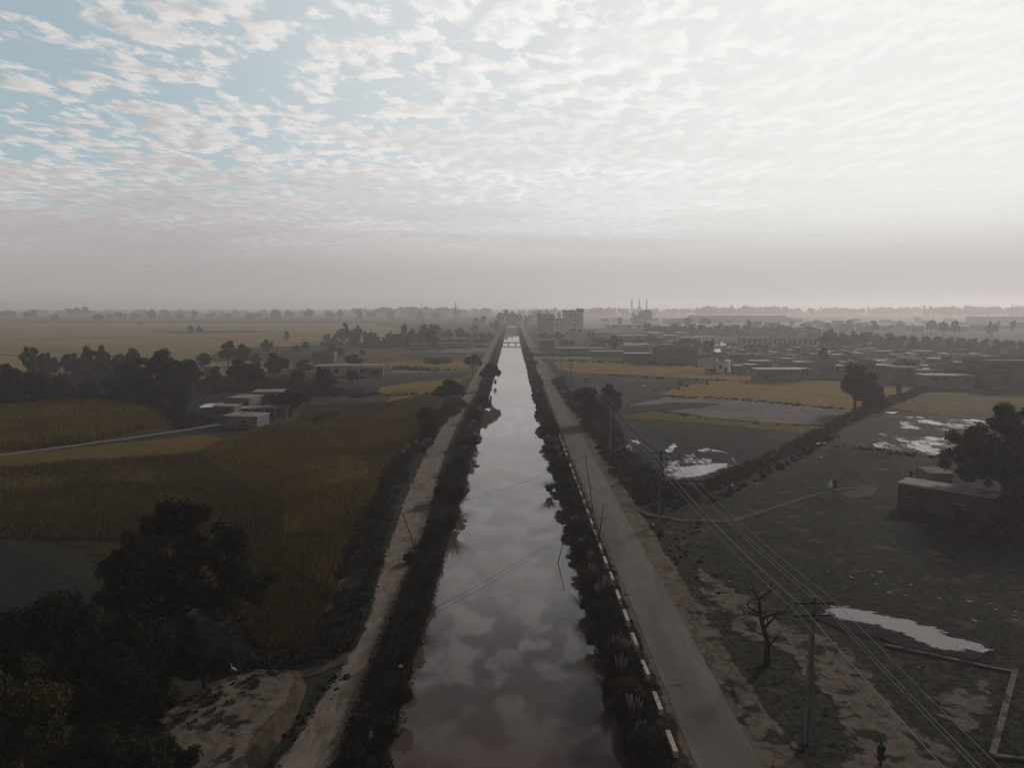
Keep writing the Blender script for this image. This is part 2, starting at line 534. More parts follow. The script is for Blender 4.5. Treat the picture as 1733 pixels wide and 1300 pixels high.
def build_ground():
    ys = list(np.arange(-60, 320, 4.0)) + list(np.arange(330, 1120, 26.0)) + [CANAL_END, 1150, 1600, 2600, 4500, 9000]
    xs = [-9000, -2500, -700, -240, -90, -40, -20, -13.2, -11.2, -9.9, -8.9, -7.4, 7.0, 8.3, 9.3, 10.1, 12.0, 20, 40, 90, 240, 700, 2500, 9000]
    zs = [0] * 8 + [-.05, -.55, -1.25, -2.4, -2.4, -1.25, -.5, -.03] + [0] * 8
    r = np.random.default_rng(3)
    V = []
    for y in ys:
        j = r.normal(size=len(xs)) * 0.22
        for i, x in enumerate(xs):
            z = zs[i] if y <= CANAL_END else 0.0
            xx = x + (j[i] if 8 <= i <= 15 and y < 400 else 0)
            V.append((xx, y, z))
    n = len(xs)
    Q = [(a * n + i, a * n + i + 1, (a + 1) * n + i + 1, (a + 1) * n + i) for a in range(len(ys) - 1) for i in range(n - 1)]
    o = link('ground', np_mesh('ground', V, Q), M['ground'])
    tag(o, kind='structure')
    w = link('canal_water', np_mesh('canal_water', [(-9.6, -60, WZ), (9.0, -60, WZ), (9.0, CANAL_END, WZ), (-9.6, CANAL_END, WZ)], [(0, 1, 2, 3)]), M['canal'])
    tag(w, kind='structure')


build_ground()


# ------------------------------------------------------------------ sheets with a signed distance attribute
def seg_sd(P, poly):
    """signed distance (inside positive) of points P (n,2) to a polygon"""
    poly = np.asarray(poly, float)
    n = len(poly)
    d = np.full(len(P), 1e18)
    inside = np.zeros(len(P), bool)
    for i in range(n):
        a, b = poly[i], poly[(i + 1) % n]
        ab = b - a
        t = np.clip(((P - a) @ ab) / (ab @ ab + 1e-12), 0, 1)
        q = a + t[:, None] * ab
        d = np.minimum(d, np.sum((P - q) ** 2, 1))
        c = (a[1] > P[:, 1]) != (b[1] > P[:, 1])
        xi = (b[0] - a[0]) * (P[:, 1] - a[1]) / (b[1] - a[1] + 1e-12) + a[0]
        inside ^= c & (P[:, 0] < xi)
    d = np.sqrt(d)
    return np.where(inside, d, -d)


def wpoly(px):
    return [(G(x, y).x, G(x, y).y) for x, y in px]


SHEET_Z = [0.010]


def sheet(name, px, mat, res=70, margin=2.0, world=False, z=None, kind='structure', label=None):
    poly = np.array(px if world else wpoly(px))
    lo, hi = poly.min(0) - margin, poly.max(0) + margin
    size = hi - lo
    nx = int(np.clip(size[0] / 1.0, 8, res)) + 1
    ny = int(np.clip(size[1] / 1.0, 8, res)) + 1
    X, Y = np.meshgrid(np.linspace(lo[0], hi[0], nx), np.linspace(lo[1], hi[1], ny))
    P = np.stack([X.ravel(), Y.ravel()], 1)
    sd = seg_sd(P, poly)
    if z is None:
        SHEET_Z[0] += 0.004
        z = SHEET_Z[0]
    V = np.concatenate([P, np.full((len(P), 1), z)], 1)
    idx = np.arange(nx * ny).reshape(ny, nx)
    Q = np.stack([idx[:-1, :-1], idx[:-1, 1:], idx[1:, 1:], idx[1:, :-1]], -1).reshape(-1, 4)
    cell = max(size[0] / nx, size[1] / ny)
    keep = sd[Q].max(1) > -(margin + cell)
    # never lay a sheet across the canal cutting
    cx = np.abs(V[Q][:, :, 0])
    keep &= ~((V[Q][:, :, 0].max(1) > -11.0) & (V[Q][:, :, 0].min(1) < 10.2))
    Q = Q[keep]
    used, inv = np.unique(Q, return_inverse=True)
    me = np_mesh(name, V[used], inv.reshape(-1, 4))
    a = me.attributes.new('sd', 'FLOAT', 'POINT')
    a.data.foreach_set('value', sd[used].astype(np.float32))
    o = link(name, me, M[mat])
    return tag(o, label, None, None, kind)


def ribbon(name, pts, hw, mat, margin=1.0, px=True, kind='structure', step=3.0):
    """band along a polyline; hw = half width in metres (or one per point)"""
    P = [G(*p) for p in pts] if px else [Vector((p[0], p[1], 0)) for p in pts]
    H = hw if hasattr(hw, '__len__') else [hw] * len(P)
    pp, hh = [], []
    for i in range(len(P) - 1):
        L = (P[i + 1] - P[i]).length
        k = max(1, min(60, int(L / step)))
        for j in range(k):
            t = j / k
            pp.append(P[i].lerp(P[i + 1], t))
            hh.append(H[i] + (H[i + 1] - H[i]) * t)
    pp.append(P[-1])
    hh.append(H[-1])
    SHEET_Z[0] += 0.004
    z = SHEET_Z[0]
    V, S = [], []
    for i, p in enumerate(pp):
        d = (pp[min(i + 1, len(pp) - 1)] - pp[max(i - 1, 0)]).normalized()
        nrm = Vector((-d.y, d.x, 0))
        for t in (-(1 + margin / hh[i]), -1, -.5, 0, .5, 1, 1 + margin / hh[i]):
            q = p + nrm * t * hh[i]
            V.append((q.x, q.y, z))
            S.append(hh[i] * (1 - abs(t)))
    Q = [(i * 7 + j, i * 7 + j + 1, i * 7 + j + 8, i * 7 + j + 7) for i in range(len(pp) - 1) for j in range(6)]
    me = np_mesh(name, V, Q)
    a = me.attributes.new('sd', 'FLOAT', 'POINT')
    a.data.foreach_set('value', np.array(S, np.float32))
    o = link(name, me, M[mat])
    return tag(o, kind=kind)


# left of the canal
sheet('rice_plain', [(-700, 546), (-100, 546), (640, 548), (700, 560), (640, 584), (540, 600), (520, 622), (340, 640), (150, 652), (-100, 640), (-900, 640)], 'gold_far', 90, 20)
sheet('field', [(430, 592), (560, 592), (690, 588), (800, 592), (800, 640), (700, 655), (560, 645), (470, 612)], 'gold_dull', 70, 3)
sheet('ploughed_field', [(248, 560.5), (430, 559), (455, 563), (300, 564.5)], 'plough', 60, 6)
sheet('grass_field', [(340, 612), (380, 590), (540, 584), (640, 584), (560, 600), (520, 612)], 'dark_field', 60, 6)
for pts in (((-40, 598), (60, 604), (110, 607), (150, 603), (200, 600)), ((235, 577), (300, 578), (345, 575), (470, 571), (560, 568)), ((190, 588), (260, 584), (340, 581), (440, 577), (545, 574)), ((330, 573), (400, 574), (440, 572))):
    ribbon('field_bund', pts, 1.6, 'dark_field', 1.5, step=12)
sheet('ploughed_field', [(672, 602), (700, 597), (785, 596), (790, 604), (760, 609), (690, 608)], 'plough', 60, 3)
sheet('bare_field', [(740, 597), (760, 590), (828, 589), (824, 596)], 'pink_soil', 40, 3)
sheet('rice_field', [(655, 613), (700, 611), (790, 612), (790, 624), (735, 626), (660, 622)], 'gold', 50, 2)
sheet('bare_field', [(662, 626), (738, 626), (740, 633), (664, 634)], 'pink_soil', 40, 2)
sheet('ploughed_field', [(590, 640), (650, 632), (790, 631), (785, 640), (700, 646), (640, 655), (590, 652)], 'plough', 50, 2)
sheet('rice_field', [(640, 662), (645, 655), (700, 647), (785, 641), (770, 664), (700, 668), (650, 668)], 'gold', 60, 2)
sheet('rice_field', [(520, 690), (650, 684), (660, 672), (720, 668), (748, 668), (735, 700), (705, 742), (690, 770), (640, 812), (560, 800), (470, 790), (350, 770), (440, 724), (500, 712)], 'gold', 80, 2)
sheet('ploughed_field', [(515, 675), (560, 668), (640, 668), (660, 672), (648, 680), (600, 686), (525, 686)], 'plough', 50, 2)
sheet('crop_field', [(-300, 790), (60, 765), (350, 735), (470, 760), (640, 790), (655, 800), (620, 860), (590, 930), (560, 1010), (420, 980), (200, 900), (0, 880), (-300, 880)], 'gold_dull', 90, 2)
sheet('stubble_field', [(430, 905), (585, 900), (560, 1000), (525, 1100), (440, 1100), (380, 1010), (60, 905), (200, 880)], 'red_field', 70, 2)
sheet('maize_field', [(-300, 705), (0, 690), (100, 682), (200, 688), (270, 702), (292, 722), (150, 752), (0, 768), (-300, 800)], 'gold_dull', 80, 2)
sheet('grass_field', [(-400, 905), (0, 918), (90, 962), (185, 1018), (120, 1055), (0, 1075), (-400, 1100)], 'grey_field', 60, 1)
sheet('dry_yard', [(85, 645), (208, 633), (222, 650), (180, 652), (120, 656)], 'plough', 40, 1)
sheet('farm_yard', [(430, 728), (455, 708), (510, 698), (560, 692), (570, 705), (520, 716)], 'path', 40, 1)
ribbon('field_path', [(-60, 781), (0, 771), (120, 756), (250, 738), (330, 726), (372, 719)], .8, 'palepath', .3)
ribbon('farm_path', [(510, 1120), (545, 1055), (600, 940), (640, 850)], .35, 'path', .4)
ribbon('side_path', [(420, 1165), (520, 1142), (575, 1122), (610, 1100)], .55, 'path', .5)
# dirt track on the left bank
TR = [(1420, 445, 560), (1300, 470, 585), (1200, 535, 622), (1140, 575, 645), (1100, 605, 660), (1050, 625, 685), (1000, 637, 700), (950, 648, 708), (900, 668, 735), (850, 683, 731), (800, 705, 743), (760, 725, 757), (720, 750, 775), (690, 772, 790), (670, 786, 803), (650, 795, 822), (630, 806, 825), (610, 815, 829), (600, 821, 833), (580, 832, 842), (565, 842, 849)]
ribbon('dirt_track', [((a + b) / 2, y) for y, a, b in TR], [max(1.6, abs(G(b, y).x - G(a, y).x) / 2) for y, a, b in TR], 'track', 1.2)
# right of the canal
sheet('haze_paled_plain', [(900, 556), (925, 524), (2100, 524), (2100, 556), (1500, 556), (1200, 556)], 'far_dry_haze', 90, 20)  # sheet added to lighten the far ground like haze
sheet('common', [(1060, 1500), (1120, 850), (1200, 826), (1330, 770), (1400, 748), (1800, 792), (2400, 900), (2600, 1500)], 'common', 110, 2)
sheet('rice_field', [(935, 612), (1000, 611), (1120, 613), (1290, 634), (1290, 646), (1150, 640), (1050, 634), (985, 632), (945, 626)], 'gold', 70, 2)
sheet('ploughed_field', [(965, 640), (1000, 633), (1080, 636), (1150, 644), (1120, 668), (1060, 688), (1000, 690)], 'plough', 60, 2)
sheet('rice_field', [(1115, 668), (1150, 655), (1200, 646), (1290, 641), (1360, 644), (1530, 650), (1565, 656), (1500, 672), (1440, 694), (1290, 680), (1150, 672)], 'gold', 80, 1)
sheet('stubble_field', [(1055, 688), (1130, 673), (1200, 674), (1290, 681), (1440, 695), (1400, 720), (1290, 718), (1180, 704), (1110, 694)], 'stubble_pale', 80, 2)
sheet('grass_strip', [(1075, 688), (1140, 682), (1230, 684), (1180, 692), (1120, 697), (1060, 697)], 'dark_field', 40, 2)
sheet('stubble_field', [(1045, 706), (1100, 697), (1190, 706), (1390, 724), (1360, 738), (1240, 725), (1120, 716)], 'gold_dull', 60, 2)
sheet('dark_field', [(1035, 760), (1050, 712), (1120, 712), (1240, 722), (1370, 736), (1260, 790), (1200, 815), (1120, 812), (1075, 800)], 'dark_field', 70, 2)
sheet('wet_field', [(1390, 746), (1480, 702), (1560, 700), (1650, 712), (1850, 730), (1850, 815), (1733, 790), (1600, 776), (1480, 762)], 'wet_field', 80, 1)
sheet('dry_field', [(1500, 690), (1560, 668), (1600, 660), (1850, 668), (1850, 728), (1660, 712), (1560, 700)], 'gold_dull', 60, 1)
# road
ribbon('road_verge', [(17.1, -60), (17.1, 120), (17.2, 300), (17.6, 600), (17.6, 1100)], [1.55, 1.6, 1.4, 1.2, 1.2], 'verge', 1.0, px=False)
ribbon('road_shoulder', [(11.95, -60), (11.95, 1100)], .38, 'verge', .4, px=False)
ribbon('worn_patch', [(1000, 590), (1030, 589)], .5, 'path', .4)
# worn earth on the common
sheet('worn_earth', [(1180, 960), (1215, 985), (1330, 1060), (1420, 1090), (1475, 1150), (1520, 1210), (1610, 1290), (1700, 1420), (1430, 1420), (1440, 1270), (1400, 1180), (1340, 1110), (1240, 1070), (1190, 1010)], 'patch', 80, 1.6)
sheet('worn_earth', [(1325, 1330), (1280, 1262), (1218, 1150), (1160, 1040), (1178, 1005), (1200, 1060), (1245, 1150), (1330, 1260), (1420, 1400), (1320, 1400)], 'patch', 80, 1.2)
sheet('worn_earth', [(1600, 1175), (1665, 1160), (1680, 1200), (1640, 1240), (1590, 1215)], 'patch', 40, 1.2)
sheet('worn_earth', [(1440, 848), (1420, 838), (1455, 826), (1490, 826), (1480, 840)], 'path', 30, 1)
ribbon('road', [(14.12, -60), (14.12, 60), (14.1, 140), (14.1, 300), (14.5, 600), (14.5, 1100)], 2.15, 'asphalt', .5, px=False)
for (x, y, a, b) in ((1142, 1165, .5, .12), (1024, 880, .35, .3), (1003, 828, .3, .25), (1060, 1010, .4, .12), (1090, 925, .35, .1)):
    p = G(x, y)
    sheet('tar_patch', [(p.x - a, p.y - b), (p.x + a, p.y - b * .6), (p.x + a * .8, p.y + b), (p.x - a * .7, p.y + b)], 'crack', 20, .4, world=True)
ribbon('footpath', [(1060, 856), (1100, 874), (1160, 884), (1240, 884), (1310, 862), (1370, 842), (1420, 830), (1480, 824)], .55, 'path', .6)
sheet('village_lane', [(1475, 652), (1485, 645), (1512, 642), (1512, 650), (1490, 656)], 'pink_soil', 30, 1)
sheet('village_lane', [(1640, 664), (1655, 655), (1672, 648), (1680, 655), (1668, 663)], 'pink_soil', 30, 1)
sheet('bare_field', [(905, 604), (920, 600), (1010, 603), (1000, 609), (930, 609)], 'pink_soil', 40, 2)

# puddles and field water
sheet('wet_mud', [(1375, 1045), (1400, 1018), (1460, 1022), (1560, 1048), (1620, 1062), (1670, 1088), (1700, 1110), (1660, 1118), (1560, 1112), (1480, 1082), (1410, 1064)], 'wet_mud', 80, 1.2)
sheet('wet_mud', [(1105, 812), (1150, 776), (1200, 758), (1248, 768), (1240, 794), (1190, 816)], 'wet_mud', 60, 1.2)
sheet('puddle', [(1394, 1040), (1412, 1028), (1450, 1036), (1500, 1047), (1530, 1052), (1560, 1062), (1595, 1070), (1604, 1082), (1640, 1090), (1676, 1104), (1650, 1108), (1600, 1104), (1570, 1098), (1540, 1082), (1500, 1068), (1460, 1058), (1430, 1053), (1415, 1052)], 'puddle', 90, .8)
sheet('puddle', [(1135, 807), (1172, 790), (1230, 786), (1233, 790), (1195, 805), (1165, 811)], 'puddle', 80, .8)
sheet('field_water', [(1110, 815), (1150, 780), (1200, 762), (1240, 772), (1236, 790), (1180, 812)], 'puddle_rag', 90, 1)
sheet('field_water', [(1125, 768), (1140, 752), (1146, 756), (1134, 770)], 'puddle', 30, .5)
sheet('field_water', [(1063, 762), (1076, 748), (1080, 753), (1068, 764)], 'puddle_rag', 30, .5)
sheet('field_water', [(1480, 762), (1500, 735), (1560, 742), (1620, 744), (1650, 775), (1600, 776)], 'puddle_rag', 90, 1)
sheet('field_water', [(1530, 726), (1540, 708), (1650, 712), (1680, 722), (1600, 730)], 'puddle_rag', 90, 1)
sheet('puddle', [(1463, 708), (1480, 702), (1492, 702), (1488, 707)], 'puddle', 30, .5)
sheet('puddle', [(1492, 699), (1520, 699), (1512, 702)], 'puddle', 30, .4)
sheet('puddle', [(1376, 752), (1396, 750), (1397, 753), (1382, 754)], 'puddle', 30, .4)
sheet('pond', [(334, 692), (346, 686), (372, 682), (380, 685), (362, 691)], 'pond', 40, .6)
sheet('pond', [(236, 695), (262, 690), (258, 695)], 'pond', 30, .5)
sheet('pond', [(296, 686), (312, 682), (310, 687)], 'pond', 30, .5)
sheet('pond', [(1188, 585), (1216, 579), (1252, 580), (1222, 586)], 'pond', 40, 1)
sheet('pond', [(1205, 592), (1235, 590), (1228, 596), (1212, 597)], 'pond', 40, 1)


# ------------------------------------------------------------------ trees
def clumps(kind, rng):
    C = []
    if kind == 'round':
        for i in range(40):
            d = rng.normal(size=3)
            d /= np.linalg.norm(d)
            r = (.45 + .55 * rng.random())
            lob = 1 + .22 * math.sin(2.3 * math.atan2(d[1], d[0]) + rng.random() * .6) + .12 * d[0]
            C.append((d[0] * 3.0 * r * lob, d[1] * 3.0 * r * lob, 5.6 + d[2] * (3.5 if d[2] > 0 else 3.3) * r, .6 + .75 * rng.random()))
    elif kind == 'umbrella':
        for i in range(34):
            a, r = rng.random() * 2 * PI, math.sqrt(rng.random()) * 3.3
            C.append((math.cos(a) * r, math.sin(a) * r, 9.0 - (r / 3.3) ** 2 * 3.0 - rng.random() * 1.6, .7 + .5 * rng.random()))
    elif kind == 'tall':
        for i in range(26):
            z = 2.6 + 6.8 * (i / 25)
            rr = 2.6 * math.sin(PI * min(1, (z - 1.6) / 8.9)) ** .7
            a = rng.random() * 2 * PI
            r = rr * math.sqrt(rng.random())
            C.append((math.cos(a) * r, math.sin(a) * r, z, .6 + .6 * rng.random()))
    elif kind == 'lobed':
        lob = [(-1.6, 0, 7.6, 2.0), (1.7, .4, 6.6, 1.9), (.1, -.6, 8.5, 1.3), (-.4, .8, 5.2, 2.2), (2.6, 0, 4.6, 1.1), (-2.7, -.3, 4.9, 1.1)]
        for L in lob:
            for i in range(8):
                d = rng.normal(size=3)
                d /= np.linalg.norm(d)
                r = L[3] * (.4 + .5 * rng.random())
                C.append((L[0] + d[0] * r, L[1] + d[1] * r, L[2] + d[2] * r, .55 + .5 * rng.random()))
    else:  # bush
        for i in range(30):
            a, r, z = rng.random() * 2 * PI, math.sqrt(rng.random()), rng.random() ** .8
            rr = 3.1 * math.sqrt(max(0.05, 1 - (z * .93) ** 2))
            C.append((math.cos(a) * r * rr, math.sin(a) * r * rr, .8 + z * 7.8, .9 + .7 * rng.random()))
    return np.array(C)


def crown_arrays(C, n, size, rng, fringe=.12):
    w = C[:, 3] ** 2
    k = rng.choice(len(C), n, p=w / w.sum())
    d = rng.normal(size=(n, 3))
    d /= np.linalg.norm(d, axis=1)[:, None]
    r = C[k, 3] * (rng.random(n) ** .45) * (1 + fringe * rng.normal(size=n))
    P = C[k, :3] + d * r[:, None]
    P[:, 2] = np.maximum(P[:, 2], .08)
    return quads_from(P, size, rng)


def trunk_mb(C, kind, rng, nl=7):
    mb = MB()
    top = {'round': 5.6, 'umbrella': 6.2, 'tall': 8.4, 'lobed': 6.2, 'bush': 3.2}[kind]
    r0 = {'round': .34, 'umbrella': .30, 'tall': .24, 'lobed': .34, 'bush': .22}[kind]
    pts, rr = [], []
    bx, by = rng.normal() * .25, rng.normal() * .25
    for i in range(6):
        t = i / 5
        pts.append((bx * math.sin(t * 2.4), by * math.sin(t * 2.0), top * t - .1))
        rr.append(r0 * (1.25 if i == 0 else 1 - .72 * t))
    mb.tube(pts, rr, 7)
    for k in rng.choice(len(C), min(nl, len(C)), replace=False):
        c = Vector(C[k, :3])
        s = rng.uniform(.35, .9)
        a = Vector((bx * math.sin(s * 2.4), by * math.sin(s * 2.0), top * s))
        if c.z < a.z + .2:
            a.z = max(.3, c.z - .8)
        mid = a.lerp(c, .5) + Vector((0, 0, .25))
        mb.tube([a, mid, c], [r0 * .42, r0 * .26, r0 * .08], 5)
    return mb


PROTO = {}


def proto(kind, lod, var):
    key = (kind, lod, var)
    if key in PROTO:
        return PROTO[key]
    rng = np.random.default_rng(abs(hash((kind, var))) % 9999 if False else (sum(map(ord, kind)) * 31 + var * 7))
    C = clumps(kind, rng)
    n, size = {'near': (26000, .17), 'mid': (7000, .33), 'far': (1500, .62), 'tiny': (420, 1.05)}[lod]
    if kind == 'tall':
        n = int(n * .7)
    V, Q = crown_arrays(C, n, size, rng)
    cm = np_mesh('crown', V, Q)
    cm.materials.append(M['leaf'])
    tm = trunk_mb(C, kind, rng, 9 if lod == 'near' else 5).mesh('trunk')
    tm.materials.append(M['bark'])
    PROTO[key] = (cm, tm)
    return PROTO[key]


TREES = []
tcount = [0]


def tree(px, yb, yt, w, kind, mat, label, group=None, lod=None, name=None, cat='tree', base=None):
    b = base or G(px, yb)
    dist = b.y / math.cos(PITCH)
    h = max(1.0, ZAT(yt, b.y))
    wid = w * dist / F
    if lod is None:
        lod = 'near' if b.y < 150 else 'mid' if b.y < 330 else 'far' if b.y < 700 else 'tiny'
    tcount[0] += 1
    cm, tm = proto(kind, lod, tcount[0] % 3)
    nm = name or ('bush' if kind == 'bush' else 'tree')
    full = {'round': 7.6, 'umbrella': 7.8, 'tall': 5.8, 'lobed': 7.6, 'bush': 7.8}[kind]
    topz = {'round': 9.7, 'umbrella': 9.6, 'tall': 10.1, 'lobed': 9.9, 'bush': 9.4}[kind]
    root = empty(nm, b, rnd.uniform(0, 6.28), (wid / full, wid / full, h / topz))
    tag(root, label, cat if kind != 'bush' else ('bush' if cat == 'tree' else cat), group)
    c = link('crown', cm, None, root)
    if mat != 'leaf':
        c.material_slots[0].link = 'OBJECT'
        c.material_slots[0].material = M[mat]
    link('trunk', tm, None, root)
    TREES.append(root)
    return root


def grove(rows, what, group, mat='leaf', **kw):
    """a run of look-alike trees: each label counts them from the left"""
    rows = sorted(rows, key=lambda r: r[0])
    for i, r in enumerate(rows):
        lab = what.replace('#', ordinal(i))
        tree(r[0], r[1], r[2], r[3], r[4], r[5] if len(r) > 5 else mat, lab, group, **kw)


# single, easily told trees
tree(1446, 697, 617, 60, 'round', 'leaf2', 'lone round-crowned tree on the hedge bank in front of the village', lod='near')
tree(1478, 694, 646, 40, 'bush', 'leaf', 'low bushy tree leaning out right of the lone field tree', lod='near')
tree(762, 698, 643, 58, 'umbrella', 'leaf', 'broad dark umbrella-shaped tree beside the dirt track', lod='near')
tree(722, 752, 690, 42, 'bush', 'leaf', 'dark upright bushy tree left of the dirt track bend', lod='near')
tree(831, 660, 613, 37, 'umbrella', 'leaf', 'dark leaning tree between the dirt track and the canal', lod='near')
tree(800, 634, 600, 30, 'umbrella', 'leaf2', 'olive flat-topped tree on the field side of the dirt track')
tree(993, 724, 656, 62, 'bush', 'leaf', 'broad dark tree left of the pole beside the paved road', lod='near')
tree(1033, 714, 647, 46, 'round', 'leaf2', 'rusty-topped tree under the wires beside the paved road', lod='near')
tree(1040, 595, 568, 36, 'round', 'leaf_green', 'round green tree in front of the white tower block yard')
tree(1162, 592, 573, 46, 'umbrella', 'leaf_green', 'wide low green tree behind the tall brick compound wall')
tree(1199, 603, 576, 20, 'tall', 'leaf', 'narrow dark tree beside the bright village pond')
tree(1393, 620, 588, 24, 'bush', 'leaf', 'dark bush growing among roofs left of the lone field tree')
tree(1538, 636, 611, 26, 'bush', 'leaf', 'dark shrubby tree below the white village house')
tree(1520, 672, 652, 11, 'tall', 'under_red', 'thin half-bare sapling on the hedge bank near the village')
tree(452, 599, 575, 25, 'round', 'leaf', 'single round dark tree alone in the golden rice plain')
tree(485, 578, 560, 10, 'tall', 'leaf', 'small slender tree alone in the rice plain')
tree(323, 564, 550, 12, 'round', 'leaf_far', 'left tree of the hazy pair far out on the plain')
tree(338, 564, 552, 11, 'round', 'leaf_far', 'right tree of the hazy pair far out on the plain')
tree(803, 564, 549, 18, 'round', 'leaf_far', 'hazy ball-shaped tree standing by the far canal bend')
tree(518, 594, 577, 14, 'round', 'leaf', 'taller tree of the little pair in the green field')
tree(501, 595, 585, 20, 'bush', 'leaf', 'low bush of the little pair in the green field')
tree(563, 601, 585, 20, 'round', 'leaf', 'dark round tree behind the tall shed of the long white house')
tree(577, 601, 588, 13, 'bush', 'leaf', 'small bush right of the round tree behind the long white house')
tree(598, 619, 600, 36, 'bush', 'leaf', 'spreading bush behind the roof of the long white house')
tree(613, 602, 593, 13, 'bush', 'leaf', 'little rounded bush in the field beyond the long white house')
tree(548, 668, 622, 46, 'bush', 'leaf', 'big dark bushy tree in front of the long white house')
tree(597, 657, 627, 24, 'umbrella', 'leaf', 'small flat-topped tree in front of the long white house')
tree(516, 633, 607, 28, 'tall', 'leaf', 'dark pointed evergreen left of the long white house')
tree(493, 706, 661, 64, 'umbrella', 'leaf_red', 'wide reddish-brown tree shading the farmhouse porch', lod='near')
tree(300, 714, 668, 46, 'bush', 'leaf2', 'brownish bushy tree beside the small pond', lod='near')
tree(53, 644, 586, 28, 'tall', 'leaf', 'spiky tall tree standing up left of the dark grove')
tree(78, 644, 594, 26, 'round', 'leaf', 'rounded tree touching the spiky tall tree at the left')
tree(280, 676, 590, 82, 'round', 'leaf', 'largest dark domed tree of the left grove', lod='near')
tree(226, 674, 606, 62, 'round', 'leaf', 'dark tree against the left side of the largest domed tree', lod='near')
tree(320, 670, 604, 46, 'round', 'leaf', 'dark tree against the right side of the largest domed tree')
tree(387, 620, 577, 34, 'lobed', 'leaf', 'ragged two-lobed tree behind the farm at the plain edge')
tree(413, 620, 583, 32, 'round', 'leaf', 'leaning round tree right of the ragged two-lobed tree')
tree(346, 620, 597, 26, 'bush', 'leaf', 'low tree left of the ragged two-lobed tree')
tree(432, 618, 599, 22, 'bush', 'leaf', 'low bush right of the leaning round tree')
tree(406, 660, 608, 48, 'round', 'leaf2', 'brownish tree behind the farmhouse roof, left of two')
tree(432, 658, 613, 44, 'round', 'leaf2', 'brownish tree behind the farmhouse roof, right of two')
tree(469, 640, 597, 46, 'round', 'leaf2', 'tall full tree between the farm and the long white house')
tree(504, 664, 628, 30, 'bush', 'leaf', 'dark tree left of the big bushy tree by the white house')
tree(366, 655, 620, 30, 'bush', 'leaf', 'dark scrubby tree right of the hidden pale shed')
tree(997, 575, 560, 8, 'tall', 'leaf_far', 'thin left tree of the spindly pair above the roofs')
tree(1003, 575, 561, 7, 'tall', 'leaf_far', 'thin right tree of the spindly pair above the roofs')
grove([(15, 686, 617, 62, 'bush'), (62, 688, 629, 54, 'bush'), (106, 688, 637, 50, 'bush'), (150, 688, 641, 48, 'bush'), (188, 686, 642, 44, 'bush'), (250, 688, 640, 66, 'bush'), (302, 686, 644, 50, 'bush'), (-30, 690, 622, 60, 'bush')],
      '# tree from the left in the dark front row of the left grove', 'front row of the left grove')
grove([(92, 638, 606, 28, 'round'), (122, 638, 596, 36, 'round'), (150, 636, 586, 26, 'round'), (175, 636, 584, 28, 'round'), (203, 636, 597, 24, 'round'), (226, 634, 589, 26, 'umbrella'), (136, 640, 607, 42, 'bush'), (168, 640, 607, 42, 'bush'), (197, 640, 609, 38, 'bush')],
      '# tree from the left in the back row edging the rice plain', 'back row of the left grove')
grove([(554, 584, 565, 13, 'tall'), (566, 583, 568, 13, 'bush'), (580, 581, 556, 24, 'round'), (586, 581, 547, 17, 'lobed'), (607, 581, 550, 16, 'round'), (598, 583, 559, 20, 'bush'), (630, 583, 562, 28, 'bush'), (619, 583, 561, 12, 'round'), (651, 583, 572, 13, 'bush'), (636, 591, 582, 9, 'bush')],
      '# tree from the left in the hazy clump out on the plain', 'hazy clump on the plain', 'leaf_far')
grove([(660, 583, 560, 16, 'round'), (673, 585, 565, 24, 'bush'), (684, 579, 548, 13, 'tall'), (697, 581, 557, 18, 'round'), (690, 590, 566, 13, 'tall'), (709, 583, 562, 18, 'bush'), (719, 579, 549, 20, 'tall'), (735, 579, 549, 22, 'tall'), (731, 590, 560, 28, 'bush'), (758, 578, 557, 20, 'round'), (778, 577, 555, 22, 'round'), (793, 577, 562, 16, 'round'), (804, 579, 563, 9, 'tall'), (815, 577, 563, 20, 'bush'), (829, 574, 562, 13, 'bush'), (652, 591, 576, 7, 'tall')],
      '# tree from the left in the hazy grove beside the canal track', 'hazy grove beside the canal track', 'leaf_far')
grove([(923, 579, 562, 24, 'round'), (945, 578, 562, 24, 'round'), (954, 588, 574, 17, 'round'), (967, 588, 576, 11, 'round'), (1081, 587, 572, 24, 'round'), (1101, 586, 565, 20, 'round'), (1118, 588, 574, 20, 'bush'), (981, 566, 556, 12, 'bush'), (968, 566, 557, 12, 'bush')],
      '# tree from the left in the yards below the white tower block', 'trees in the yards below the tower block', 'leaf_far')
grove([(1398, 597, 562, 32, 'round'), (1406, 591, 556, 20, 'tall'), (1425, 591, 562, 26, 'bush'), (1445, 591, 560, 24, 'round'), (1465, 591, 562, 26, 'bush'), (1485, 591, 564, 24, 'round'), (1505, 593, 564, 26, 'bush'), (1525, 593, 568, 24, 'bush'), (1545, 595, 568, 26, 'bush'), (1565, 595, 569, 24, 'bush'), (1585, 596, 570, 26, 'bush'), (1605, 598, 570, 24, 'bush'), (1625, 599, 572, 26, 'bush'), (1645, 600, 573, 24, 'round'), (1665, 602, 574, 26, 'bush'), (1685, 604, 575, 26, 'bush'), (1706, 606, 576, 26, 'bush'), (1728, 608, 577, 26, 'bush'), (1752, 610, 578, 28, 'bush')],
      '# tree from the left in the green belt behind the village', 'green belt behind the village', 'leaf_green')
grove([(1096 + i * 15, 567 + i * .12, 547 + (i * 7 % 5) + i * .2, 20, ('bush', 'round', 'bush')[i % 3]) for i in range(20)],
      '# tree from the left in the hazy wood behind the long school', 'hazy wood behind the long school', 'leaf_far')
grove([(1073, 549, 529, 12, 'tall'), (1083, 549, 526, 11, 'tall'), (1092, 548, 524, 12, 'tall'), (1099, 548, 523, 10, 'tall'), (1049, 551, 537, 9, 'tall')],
      '# tall tree from the left in the grey clump below the three chimneys', 'grey clump below the chimneys', 'leaf_far')
